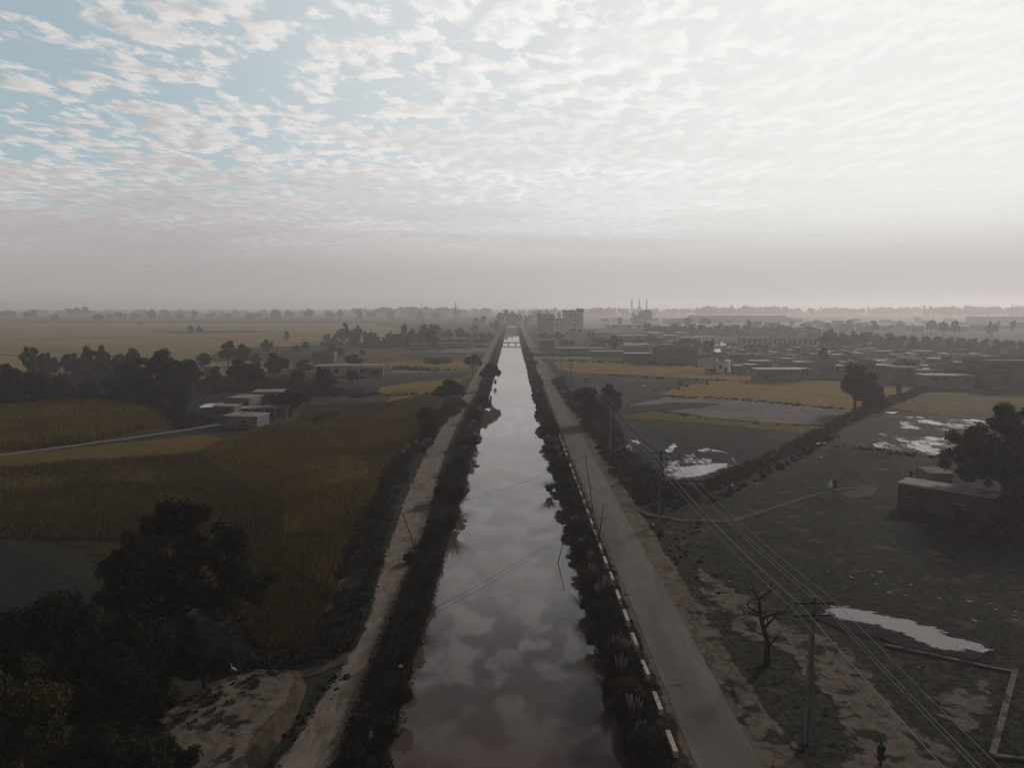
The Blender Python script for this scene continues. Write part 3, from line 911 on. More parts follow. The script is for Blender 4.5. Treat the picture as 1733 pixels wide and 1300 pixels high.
grove([(905, 545, 526, 10, 'lobed'), (913, 545, 523, 10, 'tall'), (926, 546, 526, 14, 'lobed'), (936, 546, 530, 10, 'round'), (946, 545, 527, 10, 'round'), (897, 547, 531, 9, 'round')],
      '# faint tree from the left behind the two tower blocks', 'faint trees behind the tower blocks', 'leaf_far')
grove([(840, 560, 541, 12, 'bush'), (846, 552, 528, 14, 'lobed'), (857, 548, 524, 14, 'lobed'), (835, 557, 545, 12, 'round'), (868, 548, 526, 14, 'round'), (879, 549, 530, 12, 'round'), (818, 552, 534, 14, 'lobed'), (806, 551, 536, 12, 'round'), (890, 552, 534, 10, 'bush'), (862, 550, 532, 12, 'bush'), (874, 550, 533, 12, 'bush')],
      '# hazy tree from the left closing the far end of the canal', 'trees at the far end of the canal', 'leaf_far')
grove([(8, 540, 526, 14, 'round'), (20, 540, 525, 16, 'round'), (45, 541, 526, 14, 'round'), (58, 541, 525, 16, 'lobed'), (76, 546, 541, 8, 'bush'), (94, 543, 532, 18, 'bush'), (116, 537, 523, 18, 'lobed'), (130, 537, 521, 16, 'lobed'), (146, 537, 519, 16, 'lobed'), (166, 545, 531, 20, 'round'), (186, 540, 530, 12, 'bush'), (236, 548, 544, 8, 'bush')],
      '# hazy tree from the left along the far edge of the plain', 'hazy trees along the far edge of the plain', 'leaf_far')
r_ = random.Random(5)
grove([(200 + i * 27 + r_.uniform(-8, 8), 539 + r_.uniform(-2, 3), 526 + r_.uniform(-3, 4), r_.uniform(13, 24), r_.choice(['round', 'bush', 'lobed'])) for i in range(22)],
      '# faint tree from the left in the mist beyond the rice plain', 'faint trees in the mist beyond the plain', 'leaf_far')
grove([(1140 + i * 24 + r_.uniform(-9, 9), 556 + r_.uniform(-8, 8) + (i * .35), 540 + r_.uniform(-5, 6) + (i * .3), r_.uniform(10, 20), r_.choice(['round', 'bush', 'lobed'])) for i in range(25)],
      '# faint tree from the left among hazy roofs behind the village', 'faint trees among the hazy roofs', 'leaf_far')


# big near trees built one by one
def big_tree(name, base, lobes, h_trunk, r_trunk, n, size, mat, label, seed, limbs=14):
    """lobes in metres relative to the base: (x, y, z, r)"""
    rng = np.random.default_rng(seed)
    C = []
    for (x, y, z, r) in lobes:
        for i in range(int(7 + r * 3)):
            d = rng.normal(size=3)
            d /= np.linalg.norm(d)
            q = r * (.5 + .5 * rng.random())
            C.append((x + d[0] * q, y + d[1] * q, max(.5, z + d[2] * q * .9), (.22 + .25 * rng.random()) * r ** .75 * 1.1))
    C = np.array(C)
    root = empty(name, base)
    tag(root, label, 'tree' if name == 'tree' else 'bush')
    V, Q = crown_arrays(C, n, size, rng, .2)
    link('crown', np_mesh('crown', V, Q), M[mat], root)
    mb = MB()
    pts = [(0, 0, -.1), (.1, .05, h_trunk * .35), (-.05, .1, h_trunk * .7), (.1, 0, h_trunk)]
    mb.tube(pts, [r_trunk * 1.3, r_trunk, r_trunk * .85, r_trunk * .6], 9)
    for k in rng.choice(len(C), min(limbs, len(C)), replace=False):
        c = Vector(C[k, :3])
        a = Vector((0, 0, h_trunk * rng.uniform(.55, 1)))
        m1 = a.lerp(c, .45) + Vector((rng.normal() * .3, rng.normal() * .3, .5))
        mb.tube([a, m1, c], [r_trunk * .45, r_trunk * .26, r_trunk * .06], 6)
    mb.build('trunk', M['bark'], root)
    return root


big_tree('tree', G(300, 1105), [(-4.2, 1, 7.5, 2.9), (-.5, 0, 8.6, 3.3), (.6, 1, 11.6, 2.5), (4.2, .5, 9.6, 2.7), (3.5, -1, 6.4, 2.8), (-2.6, -1, 5.2, 2.5), (6.8, 0, 6.6, 2.2), (1.8, -1.5, 4.6, 2.2), (-5.6, .5, 5.4, 1.8), (-1.4, .5, 11.2, 1.6)], 5.0, .42, 52000, .17, 'leaf_dk', 'large spreading dark tree in the crop field at lower left', 11)
big_tree('tree', G(110, 1225), [(-3.4, 0, 5.2, 2.5), (0, 0, 6.6, 2.8), (3.5, .5, 5.6, 2.6), (-1.6, 1.5, 7.0, 2.2), (2.0, -1.4, 4.2, 2.3), (-4.6, -1, 3.4, 2.0), (5.4, 0, 3.6, 1.8)], 3.6, .36, 42000, .16, 'leaf_dk', 'wide dark tree between the grey-green field and the sandy mound', 12)
big_tree('tree', G(255, 1185), [(0, 0, 4.4, 2.1), (1.9, .3, 3.4, 1.8), (-1.8, 0, 3.4, 1.8), (.4, -.6, 2.2, 1.6)], 2.4, .26, 20000, .15, 'leaf_dk', 'low dark tree at the tip of the sandy mound', 13)
big_tree('tree', G(30, 1330), [(-1.8, 0, 5.0, 2.2), (1.0, .4, 5.6, 2.3), (2.6, -.4, 3.8, 1.8), (-.3, -1, 3.4, 2.0), (-3.4, 0, 3.6, 1.8)], 3.2, .3, 30000, .14, 'leaf2', 'olive-brown tree cut off by the lower left corner', 14)
big_tree('bush', G(262, 1345), [(0, 0, 2.4, 1.5), (1.3, .2, 1.8, 1.2), (-1.3, 0, 1.9, 1.3), (.2, -.6, 1.2, 1.1)], 1.2, .16, 15000, .12, 'leaf_dk', 'dark bush on the near edge of the sandy mound', 15)
big_tree('bush', G(170, 1330), [(0, 0, 2.2, 1.6), (1.5, .2, 1.7, 1.3), (-1.6, 0, 1.8, 1.4)], 1.2, .16, 13000, .12, 'leaf_dk', 'dark scrub bush between the corner tree and the mound', 16)
big_tree('tree', G(345, 1175), [(0, 0, 3.2, 1.5), (1.0, .3, 2.4, 1.2), (-1.0, 0, 2.5, 1.2)], 1.9, .16, 11000, .13, 'under', 'small thin tree just behind the sandy mound', 17)
bE = G(1698, 862)
big_tree('tree', bE, [(-5.4, 0, 9.6, 2.8), (0.3, 0, 13.6, 2.9), (-2.2, 1, 8.4, 3.4), (3.0, 0, 12.0, 3.4), (1.5, -1, 8.2, 3.6), (-6.6, .5, 7.6, 2.5), (6.0, 0, 9.5, 3.6), (-4.6, -.5, 6.0, 2.6), (7.5, 1, 13.0, 2.8), (-2.2, 0, 14.0, 1.2), (4, 1, 6.0, 3.4), (-1, 2, 5.8, 2.8), (2, .5, 10.4, 3.0), (8, 0, 6.0, 3.2), (-3.4, 1, 11.0, 1.8)], 5.5, .5, 74000, .22, 'leaf', 'huge dark tree overhanging the low block house at right', 18, 18)
big_tree('bush', G(1668, 912), [(0, 0, 1.4, 1.3), (2.0, .2, 1.9, 1.6), (-2, 0, 1.1, 1.0), (4, .4, 2.4, 2.0), (6.2, .3, 3.0, 2.2)], 1.0, .14, 20000, .15, 'under_red', 'brown scrub against the front wall of the low block house', 19)
big_tree('tree', G(1725, 900), [(0, 0, 4.2, 2.4), (2.2, .3, 5.0, 2.6), (-1.6, .5, 3.6, 1.8), (3.5, 0, 3.2, 2.2)], 2.6, .22, 26000, .18, 'leaf', 'lower dark tree at the right edge below the huge tree', 20)


# ------------------------------------------------------------------ undergrowth and crops (nobody could count these)
def sample_poly(poly, n, rng):
    poly = np.array(poly)
    lo, hi = poly.min(0), poly.max(0)
    out = np.empty((0, 2))
    while len(out) < n:
        P = lo + rng.random((n * 3, 2)) * (hi - lo)
        out = np.concatenate([out, P[seg_sd(P, poly) > 0]])
    return out[:n]


def area(poly):
    p = np.array(poly)
    x, y = p[:, 0], p[:, 1]
    return abs(np.dot(x, np.roll(y, 1)) - np.dot(y, np.roll(x, 1))) / 2


def lump(P, s, seed):
    """smooth 0..1 patchiness of a field of points"""
    r = np.random.default_rng(seed)
    v = np.zeros(len(P))
    for k in range(5):
        a = r.random() * 6.28
        fr = s * (1.0 + k * .7)
        v += np.sin((P[:, 0] * math.cos(a) + P[:, 1] * math.sin(a)) * fr + r.random() * 6.28) / (1 + k * .4)
    return np.clip(.5 + v * .22, 0, 1)


def undergrowth(name, px, per_m2, hgt, size, mat, seed, label, world=False, cluster=48, cap=2200, z0=0.0):
    poly = px if world else wpoly(px)
    rng = np.random.default_rng(seed)
    n = int(min(cap, area(poly) * per_m2))
    P = sample_poly(poly, n, rng)
    h = hgt * (.45 + .9 * lump(P, .16, seed)) * (.6 + .7 * rng.random(n))
    k = np.repeat(np.arange(n), cluster)
    d = rng.normal(size=(len(k), 3))
    d /= np.linalg.norm(d, axis=1)[:, None]
    d[:, 2] = np.abs(d[:, 2])
    r = rng.random(len(k)) ** .5
    c = np.stack([P[k, 0] + d[:, 0] * r * h[k] * .85, P[k, 1] + d[:, 1] * r * h[k] * .85, z0 + d[:, 2] * r * h[k]], 1)
    V, Q = quads_from(c, size * .62, rng, 2.2, .1)
    o = link(name, np_mesh(name, V, Q), M[mat])
    return tag(o, label, 'plants', None, 'stuff')


def crop(name, px, n, hgt, wid, mat, seed, label, world=False, patch=(.12, .0)):
    poly = px if world else wpoly(px)
    rng = np.random.default_rng(seed)
    P = sample_poly(poly, n, rng)
    l = lump(P, patch[0], seed)
    keep = rng.random(n) < (.25 + .9 * l + patch[1])
    P, l = P[keep], l[keep]
    B = np.concatenate([P, np.zeros((len(P), 1))], 1)
    V, Q = blades(B, hgt * (.55 + .75 * l), wid, rng, .6)
    o = link(name, np_mesh(name, V, Q), M[mat])
    return tag(o, label, 'crop', None, 'stuff')


undergrowth('undergrowth', [(775, 672), (790, 690), (745, 722), (705, 770), (690, 800), (668, 850), (650, 905), (640, 960), (628, 1010), (612, 1060), (590, 1105), (545, 1125), (510, 1128), (560, 1010), (600, 900), (640, 830), (660, 790), (700, 742), (730, 700)], .9, 1.25, .30, 'under', 21, 'dark scrub between the golden field and the dirt track')
undergrowth('undergrowth', [(932, 645), (955, 640), (975, 690), (1040, 700), (1060, 760), (1130, 815), (1195, 830), (1180, 850), (1120, 872), (1075, 850), (1040, 810), (1010, 760), (975, 705), (950, 670)], .8, 1.1, .30, 'under', 22, 'dark scrub between the paved road and the fields')
undergrowth('hedge_scrub', [(1180, 845), (1195, 815), (1255, 790), (1330, 755), (1400, 720), (1445, 698), (1500, 676), (1560, 656), (1570, 662), (1510, 688), (1455, 710), (1410, 735), (1340, 772), (1270, 808)], 1.0, 1.0, .30, 'under_red', 23, 'rusty scrub along the diagonal hedge bank')
undergrowth('hedge_scrub', [(1190, 850), (1270, 812), (1340, 776), (1410, 738), (1418, 742), (1350, 782), (1280, 820), (1200, 856)], .9, .8, .28, 'under', 24, 'dark scrub at the foot of the hedge bank')
undergrowth('scrub', [(190, 700), (255, 684), (330, 700), (370, 712), (330, 724), (292, 728), (270, 708)], .35, 1.2, .35, 'under', 25, 'scrub between the maize field and the farm pond')
undergrowth('scrub', [(0, 1045), (120, 1040), (190, 1035), (320, 1060), (430, 1110), (500, 1128), (430, 1140), (330, 1180), (280, 1230), (240, 1300), (150, 1300), (0, 1180)], .8, 1.3, .26, 'under', 26, 'dark scrub filling the lower left corner')
undergrowth('scrub', [(440, 722), (520, 715), (560, 700), (575, 704), (530, 724), (470, 734)], .5, .8, .3, 'under', 27, 'dark heap of scrub and dung beside the farm yard')
undergrowth('scrub', [(-40, 690), (0, 640), (90, 640), (210, 640), (215, 646), (120, 652), (90, 668), (210, 672), (320, 665), (330, 676), (250, 688), (100, 690)], .10, 3.2, .9, 'leaf', 62, 'dark underwood filling the left grove')
undergrowth('scrub', [(330, 650), (420, 640), (500, 650), (560, 664), (640, 668), (600, 676), (520, 668), (420, 664), (340, 668)], .12, 2.2, .6, 'under', 63, 'dark scrub behind the farm yard')
undergrowth('scrub', [(545, 583), (640, 583), (830, 576), (832, 580), (700, 588), (640, 590), (550, 587)], .02, 3.2, 1.4, 'leaf_far', 64, 'hazy underwood below the grove beside the track')
undergrowth('scrub', [(1385, 592), (1500, 592), (1600, 597), (1760, 609), (1760, 613), (1600, 601), (1500, 596), (1390, 598)], .05, 4.5, 1.5, 'leaf_green', 65, 'green underwood of the belt behind the village')
undergrowth('scrub', [(1090, 566), (1250, 566), (1390, 569), (1390, 572), (1250, 569), (1090, 568)], .012, 6.5, 2.4, 'leaf_far', 66, 'hazy underwood behind the long school')
undergrowth('scrub', [(665, 627), (665, 621), (735, 624), (790, 627), (735, 629)], .12, 1.2, .6, 'leaf', 28, 'dark hedge between the strips of field')
undergrowth('scrub', [(718, 615), (722, 608), (760, 608), (764, 615), (740, 617)], .12, 2.0, .8, 'leaf_green', 29, 'green thicket in the golden strip of field')
undergrowth('scrub', [(1090, 668), (1180, 642), (1260, 645), (1255, 652), (1180, 655)], .03, .9, .5, 'crop2', 30, 'dry brown scrub between the village rice fields')
undergrowth('scrub', [(905, 612), (1060, 612), (1110, 614), (1180, 618), (1180, 623), (1100, 618), (1000, 615)], .05, 1.5, .7, 'under', 31, 'dark scrub below the compound walls')
undergrowth('scrub', [(1390, 752), (1480, 760), (1600, 776), (1740, 794), (1740, 800), (1600, 782), (1480, 766), (1390, 757)], .5, .7, .3, 'under', 32, 'dark scrub along the near edge of the wet field')
undergrowth('scrub', [(1100, 850), (1200, 858), (1180, 920), (1240, 1000), (1220, 1020), (1150, 970), (1110, 905)], .35, .45, .22, 'under', 33, 'low scrub around the second pole')
undergrowth('dyke_scrub', [(640, 669), (780, 664), (780, 667), (642, 672)], .25, .6, .4, 'under', 34, 'dark low dyke between the golden fields')
undergrowth('dyke_scrub', [(1090, 696), (1180, 706), (1290, 719), (1400, 724), (1290, 722), (1180, 709)], .2, .5, .4, 'under', 35, 'dark low dyke beside the pale stubble')
undergrowth('dyke_scrub', [(1130, 671), (1200, 673), (1300, 681), (1445, 694), (1445, 697), (1300, 684), (1200, 676), (1130, 674)], .25, .6, .4, 'under', 36, 'dark low dyke below the village rice field')
undergrowth('dyke_scrub', [(985, 633), (1100, 638), (1160, 644), (1160, 646), (1060, 639)], .12, .7, .5, 'under', 37, 'dark low dyke above the ploughed plot')
crop('crop', [(330, 770), (430, 726), (520, 715), (640, 790), (655, 800), (620, 860), (585, 930), (560, 1000), (480, 960), (470, 860)], 70000, .75, .13, 'crop', 41, 'ripe ochre crop standing right of the large dark tree', patch=(.10, .05))
crop('crop', [(-60, 800), (60, 790), (330, 770), (480, 800), (478, 912), (330, 918), (0, 912), (-60, 915)], 80000, .85, .14, 'crop2', 42, 'brown crop rows left of the large dark tree', patch=(.13, -.05))
crop('crop', [(-60, 700), (0, 691), (100, 683), (200, 689), (268, 703), (288, 720), (150, 750), (0, 766), (-60, 775)], 52000, 1.7, .22, 'crop', 43, 'tall ripe maize above the pale field path', patch=(.06, .2))
crop('crop', [(520, 690), (650, 684), (720, 669), (748, 669), (735, 700), (705, 742), (690, 770), (645, 800), (540, 725), (500, 712)], 50000, .55, .13, 'crop', 44, 'even golden rice beside the dirt track scrub', patch=(.05, .4))
crop('crop', [(430, 905), (585, 900), (560, 1000), (525, 1100), (440, 1100), (380, 1010)], 30000, .45, .10, 'crop2', 45, 'reddish stubble right of the large dark tree', patch=(.2, 0))
crop('grass', [(1065, 1310), (1115, 860), (1200, 835), (1330, 775), (1400, 755), (1733, 800), (1760, 1310)], 90000, .20, .07, 'grass', 46, 'short grazed grass over the common', patch=(.25, -.15))


# ------------------------------------------------------------------ canal bank growth
def bank_growth(side, y0, y1, n, hgt, seed, label):
    rng = np.random.default_rng(seed)
    y = y0 + (y1 - y0) * rng.random(n) ** 1.15
    if side > 0:
        x = 8.0 + 2.3 * rng.random(n)
        z = np.clip(-1.2 + (x - 8.2) * .75, -1.2, 0)
    else:
        x = -8.6 - 2.9 * rng.random(n)
        z = np.clip(-1.2 + (-x - 8.8) * .8, -1.2, 0)
    P = np.stack([x, y], 1)
    l = lump(P * np.array([.6, 1]), .22, seed)
    h = hgt * (.35 + 1.0 * l)
    far = 1 + np.clip((y - 90) / 160, 0, 4)
    parts = [blades(np.stack([x, y, z], 1), h, .07 * far[:, None], rng, .75)]
    k = rng.integers(0, n, int(n * 1.6))
    c = np.stack([x[k] + rng.normal(size=len(k)) * .3, y[k] + rng.normal(size=len(k)) * .3, z[k] + h[k] * (.1 + .65 * rng.random(len(k)))], 1)
    parts.append(quads_from(c, .15 * far[k], rng, 2.2, .1))
    V, Q = join(parts)
    o = link('bank_growth', np_mesh('bank_growth', V, Q), M['reed'])
    return tag(o, label, 'plants', None, 'stuff')


bank_growth(1, 38, 330, 30000, 1.25, 51, 'dark reeds and weeds on the road side bank')
bank_growth(-1, 38, 330, 30000, 1.3, 52, 'dark reeds and weeds on the track side bank')
bank_growth(1, 330, 1100, 9000, 2.2, 53, 'hazy weeds on the far road side bank')
bank_growth(-1, 330, 1100, 9000, 2.2, 54, 'hazy weeds on the far track side bank')
rg = np.random.default_rng(55)


def tuft_meshes(seed, h, spread, n, plumes):
    rng = np.random.default_rng(seed)
    parts = []
    B = rng.normal(size=(n, 3)) * np.array([.22, .22, 0])
    az = np.arctan2(B[:, 1], B[:, 0]) + rng.normal(size=n) * .4
    out = np.stack([np.cos(az), np.sin(az), np.zeros(n)], 1)
    L = h * (.6 + .5 * rng.random(n))
    lean = spread * (.25 + .9 * rng.random(n))
    pv = B
    w0 = .035
    side = np.stack([-np.sin(az), np.cos(az), np.zeros(n)], 1)
    prev = None
    for s in range(1, 5):
        t = s / 4
        c = B + out * (lean * t ** 1.7 * L)[:, None] + np.array([0, 0, 1.0]) * (L * (t - .32 * t * t * lean))[:, None]
        w = w0 * (1 - .8 * t)
        ring = (c - side * w, c + side * w)
        if prev is None:
            prev = (B - side * w0, B + side * w0)
        V = np.stack([prev[0], prev[1], ring[1], ring[0]], 1).reshape(-1, 3)
        parts.append((V, np.arange(n * 4).reshape(n, 4)))
        prev = ring
    lv = np_mesh('leaves', *join(parts))
    lv.materials.append(M['reed'])
    pm = None
    if plumes:
        mb = MB()
        for i in range(plumes):
            a, r = rng.random() * 6.28, rng.random() * .3
            le = rng.uniform(.08, .4)
            b = Vector((math.cos(a) * r, math.sin(a) * r, h * .25))
            t = Vector((math.cos(a) * (r + le * h * .6), math.sin(a) * (r + le * h * .6), h * rng.uniform(1.0, 1.3)))
            d = (t - b).normalized()
            mb.tube([b, t - d * .5], .008, 4)
            mb.tube([t - d * .62, t - d * .48, t - d * .25, t - d * .08, t + Vector((0, 0, .04)) + d * .05], [.014, .045, .06, .035, .006], 6)
        pm = mb.mesh('plumes')
        pm.materials.append(M['plume'])
    return lv, pm


TUFT = [tuft_meshes(60 + i, 1.7, .8, 150, 14 + i * 3) for i in range(3)]
DARK = [tuft_meshes(70 + i, 2.0, 1.0, 260, 0) for i in range(2)]


def plume(px, py, s, label, z=-.3, group=None, dark=False, i=0):
    root = empty('reed_clump' if dark else 'plume_grass', G(px, py, z), rnd.uniform(0, 6.28), (s, s, s))
    tag(root, label, 'grass clump', group)
    lv, pm = (DARK[i % 2] if dark else TUFT[i % 3])
    link('leaves', lv, None, root)
    if pm:
        link('plumes', pm, None, root)


pr = [(948, 783), (942, 768), (1003, 985), (1012, 1018), (1024, 1012), (1046, 1112), (1062, 1122), (1036, 1125), (1072, 1225), (1086, 1262), (1050, 1150), (1000, 960), (905, 652), (909, 668), (898, 626), (926, 752), (985, 930), (972, 900), (918, 700), (914, 684), (930, 735), (936, 758)]
pr.sort(key=lambda p: -p[1])
for i, p in enumerate(pr):
    plume(p[0], p[1], .8 + .35 * ((i * 37) % 10) / 10, ordinal(i) + ' pale-plumed grass clump up from the photo bottom on the road bank', group='plumed clumps on the road bank', i=i)
pl = [(803, 722), (811, 702), (804, 746), (790, 798), (784, 770), (815, 682), (796, 735), (808, 712), (838, 650)]
pl.sort(key=lambda p: -p[1])
for i, p in enumerate(pl):
    plume(p[0], p[1], .8 + .4 * ((i * 53) % 10) / 10, ordinal(i) + ' pale-plumed grass clump up the water side of the track bank', group='plumed clumps on the track bank', i=i)
pf = [(704, 760), (690, 768), (717, 764), (726, 757), (683, 778)]
pf.sort()
for i, p in enumerate(pf):
    plume(p[0], p[1], 1.0, ordinal(i) + ' plumed clump from the left on the field side of the track', 0, 'plumed clumps on the field side', i=i)
dk = [(770, 845, 1.5, 'big dark reed clump leaning over the water, upper of two'), (762, 893, 1.6, 'big dark reed clump leaning over the water, lower of two'), (775, 820, 1.2, 'dark reed clump on the track bank above the two big ones'),
      (930, 832, 1.0, 'fan-shaped reed clump reaching over the water on the road bank'), (712, 1050, .9, 'ragged reed clump on the lower track bank'), (1000, 1090, .9, 'dark drooping reed clump at the water edge of the road bank'), (988, 1030, .8, 'small drooping reed clump at the water edge of the road bank'), (1030, 1180, .9, 'dark reed clump beside the lower road bank water')]
for i, (x, y, s, l) in enumerate(dk):
    plume(x, y, s, l, -.6, dark=True, i=i)
tree(693, 955, 936, 30, 'bush', 'under', 'small oval bush growing on the dirt track', lod='near')
bl = [(818, 690, 668, 30), (790, 760, 738, 44), (760, 850, 815, 60), (735, 920, 895, 40), (720, 990, 965, 40), (705, 1060, 1030, 40), (690, 1120, 1090, 40), (680, 1190, 1155, 44), (655, 1262, 1215, 56), (640, 1330, 1280, 70), (803, 715, 692, 34), (775, 800, 775, 44), (825, 662, 644, 24), (600, 1310, 1262, 50)]
bl.sort(key=lambda r: r[1])
for i, (x, y, t, w) in enumerate(bl):
    tree(x, y, t, w, 'bush', 'under', ordinal(i) + ' bush down the track bank of the canal from the far end', 'bushes on the track bank', lod='mid')
br = [(910, 655, 635, 22), (913, 682, 662, 24), (918, 708, 688, 28), (930, 738, 716, 36), (938, 762, 742, 36), (948, 800, 775, 44), (958, 838, 812, 44), (965, 868, 840, 44), (980, 905, 878, 46), (990, 945, 915, 46), (1005, 1000, 968, 50), (1022, 1060, 1022, 54), (1045, 1130, 1090, 60), (1062, 1195, 1150, 66), (1090, 1285, 1235, 70), (903, 628, 610, 18), (899, 610, 596, 14)]
br.sort(key=lambda r: r[1])
for i, (x, y, t, w) in enumerate(br):
    tree(x, y, t, w, 'bush', 'under' if i % 3 else 'under_red', ordinal(i) + ' bush down the road bank of the canal from the far end', 'bushes on the road bank', lod='mid')


# ------------------------------------------------------------------ far woods that read as one mass
def woods(name, spans, seed, label):
    rng = np.random.default_rng(seed)
    parts = []
    for (x0, x1, yb, yt, n) in spans:
        for i in range(n):
            px = rng.uniform(x0, x1)
            b = G(px, yb + rng.uniform(-.8, .8))
            h = ZAT(yt + rng.uniform(-1.0, 2.2), b.y)
            w = h * rng.uniform(.5, .9)
            C = np.array([(b.x + rng.normal() * w * .35, b.y + rng.normal() * w * .3, h * rng.uniform(.25, .88), w * rng.uniform(.2, .36)) for _ in range(7)])
            parts.append(crown_arrays(C, 90, w * .22, rng))
    o = link(name, np_mesh(name, *join(parts)), M['leaf_far'])
    return tag(o, label, 'woods', None, 'stuff')


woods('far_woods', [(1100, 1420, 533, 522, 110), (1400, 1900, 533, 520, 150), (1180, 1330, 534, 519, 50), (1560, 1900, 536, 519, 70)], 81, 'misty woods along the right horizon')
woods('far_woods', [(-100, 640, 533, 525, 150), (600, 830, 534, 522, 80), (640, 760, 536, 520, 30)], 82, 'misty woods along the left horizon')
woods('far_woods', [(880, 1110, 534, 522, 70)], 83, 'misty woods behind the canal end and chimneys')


# ------------------------------------------------------------------ buildings
def house(x0, x1, yt, yb, label, wall='mudwall', roof='roof', depth=6.0, rot=0.0, wins=(), door=None, parapet=False, over=.25, tower=None, group=None, name='house', at=None):
    """flat-roofed house: front edge from the photo, walls, roof slab, openings, roof room"""
    a, b = G(x0, yb), G(x1, yb)
    W = abs(b.x - a.x)
    H = max(2.0, ZAT(yt, a.y))
    mid = (a + b) / 2
    if at:
        mid, W, H = Vector((at[0], at[1], 0)), at[2], at[3]
    root = empty(name, mid, rot)
    tag(root, label, 'house' if name == 'house' else name.replace('_', ' '), group)
    th = .25
    MB().box((0, depth / 2, (H - th) / 2 - .1), (W, depth, H - th + .2)).build('wall', M[wall], root)
    rb = MB().box((0, depth / 2, H - th / 2 + .002), (W + over * 2, depth + over * 2, th))
    if parapet:
        ph = .75
        for (cx, cy, sx, sy) in ((0, -over + .1, W + over * 2, .2), (0, depth + over - .1, W + over * 2, .2), (-W / 2 - over + .1, depth / 2, .2, depth + over * 2 - .4), (W / 2 + over - .1, depth / 2, .2, depth + over * 2 - .4)):
            rb.box((cx, cy, H + ph / 2), (sx, sy, ph))
    rf = rb.build('roof', M[roof], root)
    if tower:
        tx, tw, tz, tm = tower
        tr = MB().box((tx * W, depth * .55, H + tz / 2 + .004), (tw, min(depth * .6, 3.5), tz)).box((tx * W, depth * .55, H + tz + .07), (tw + .4, min(depth * .6, 3.5) + .4, .13))
        tr.build('stair_room', M[tm], rf)
    for (u, zc, w, h) in wins:
        f = MB().box((u * W, -.02, zc * H), (w, .1, h)).build('window', M['opening'], root)
        MB().box((u * W, -.06, zc * H - h / 2 - .06), (w + .25, .18, .1)).build('sill', M['concrete'], f)
    if door:
        u, w, h, mt = door
        d = MB().box((u * W, -.02, h / 2), (w, .1, h)).build('door', M[mt], root)
        MB().box((u * W, -.10, h + .08), (w + .4, .34, .12)).build('lintel', M['concrete'], d)
    return root


# the two tower blocks
house(953, 987, 527, 566, 'tall pale five-storey block with paired windows and roof room', 'palewall', 'roof_dk', 16, -.02,
      [(-.13, .80, 1.5, 1.7), (.11, .80, 1.5, 1.7), (.26, .80, 1.5, 1.7), (.11, .61, 1.5, 1.7), (.26, .61, 1.5, 1.7), (.11, .38, 1.5, 1.7), (.26, .38, 1.5, 1.7), (.11, .19, 1.5, 1.7), (.26, .19, 1.5, 1.7)], (-.3, 2.2, 2.8, 'opening'), True, .3, (.36, 7.5, 2.8, 'palewall'), name='tower_block')
house(910, 936, 534, 566, 'plain grey-brown block left of the pale five-storey block', 'pinkwall', 'roof_dk', 16, .02, [(-.32, .86, 1.4, 1.5), (.3, .84, 1.4, 1.5)], None, True, .3, (-.4, 3.0, 2.2, 'brick'), name='tower_block')
house(936, 954, 541, 566, 'hazy pale link building between the two tower blocks', 'palewall', 'roof_dk', 12, 0, [(-.2, .7, 1.4, 1.5), (.2, .7, 1.4, 1.5)], None, True, .2, name='tower_block')
# long two-storey school
sch = house(1256, 1383, 572, 592, 'long two-storey school with two rows of dark doorways', 'greywhite', 'roof_dk', 10, 0, [], None, False, .6, name='school')
aS, bS = G(1256, 592), G(1383, 592)
WS, HS = bS.x - aS.x, ZAT(572, aS.y)
MB().box((0, -1.0, HS * .47), (WS, 2.0, .25)).build('gallery', M['concrete'], sch)
for i in range(15):
    u = -.47 + .94 * i / 14
    for z in (.22, .68):
        MB().box((u * WS, -.03, HS * z), (1.3 if i % 2 else 1.7, .1, HS * .24)).build('doorway', M['opening'], sch)
for i in range(9):
    MB().box(((-.49 + .98 * i / 8) * WS, -1.85, HS * .23), (.35, .35, HS * .46)).build('pillar', M['greywhite'], sch)
# named village houses
house(1212, 1233, 611, 632, 'small white house with a dark window and doorway at the field edge', 'whitewall', 'roof', 8.5, -.35, [(-.15, .52, 1.3, 1.5)], (.26, 1.1, 2.6, 'opening'), False, .35, (-.1, 2.6, 1.6, 'greywall'))
house(1198, 1212, 624, 631, 'low dark lean-to left of the small white house', 'mudwall', 'roof_dk', 5)
house(1282, 1356, 625, 646, 'long dark compound house at the field edge with a pale roof strip', 'greywall', 'roof', 8, -.02, [], None, False, .2)
house(1356, 1375, 624, 644, 'angled brown end house right of the long dark compound', 'mudwall', 'roof', 7, .55, [(0, .55, 1.0, 1.2)], None)
house(1114, 1181, 591, 617, 'tall blank brick compound with a dark upper band', 'brick', 'roof_dk', 14, .03, [(.2, .8, 4.0, .4)], None, True, .15)
house(1058, 1114, 598, 613, 'low long brown shed left of the tall brick compound', 'brick', 'roof', 7, 0, [], None)
house(943, 1024, 589, 598, 'long low yard building with a thin pale roof above the scrub', 'brick', 'roof', 6, 0, [(-.3, .5, 1, 1), (.2, .5, 1, 1)], None)
house(1000, 1056, 594, 604, 'long low dark building right of the road poles', 'mudwall', 'roof', 6, 0, [], (.1, 1.2, 2, 'door'))
house(914, 938, 576, 591, 'brown brick house beside the road with a pale roof', 'brick', 'roof', 9, 0, [(-.2, .6, 1.2, 1.3), (.2, .6, 1.2, 1.3)], None, True)
house(1004, 1024, 574, 588, 'square brown house left of the round green tree', 'brick', 'roof_dk', 9, 0, [(.2, .6, 1.3, 1.4)], None, True)
house(1010, 1033, 562, 577, 'broad pinkish warehouse behind the round green tree', 'pinkwall', 'roof', 14, 0, [], None)
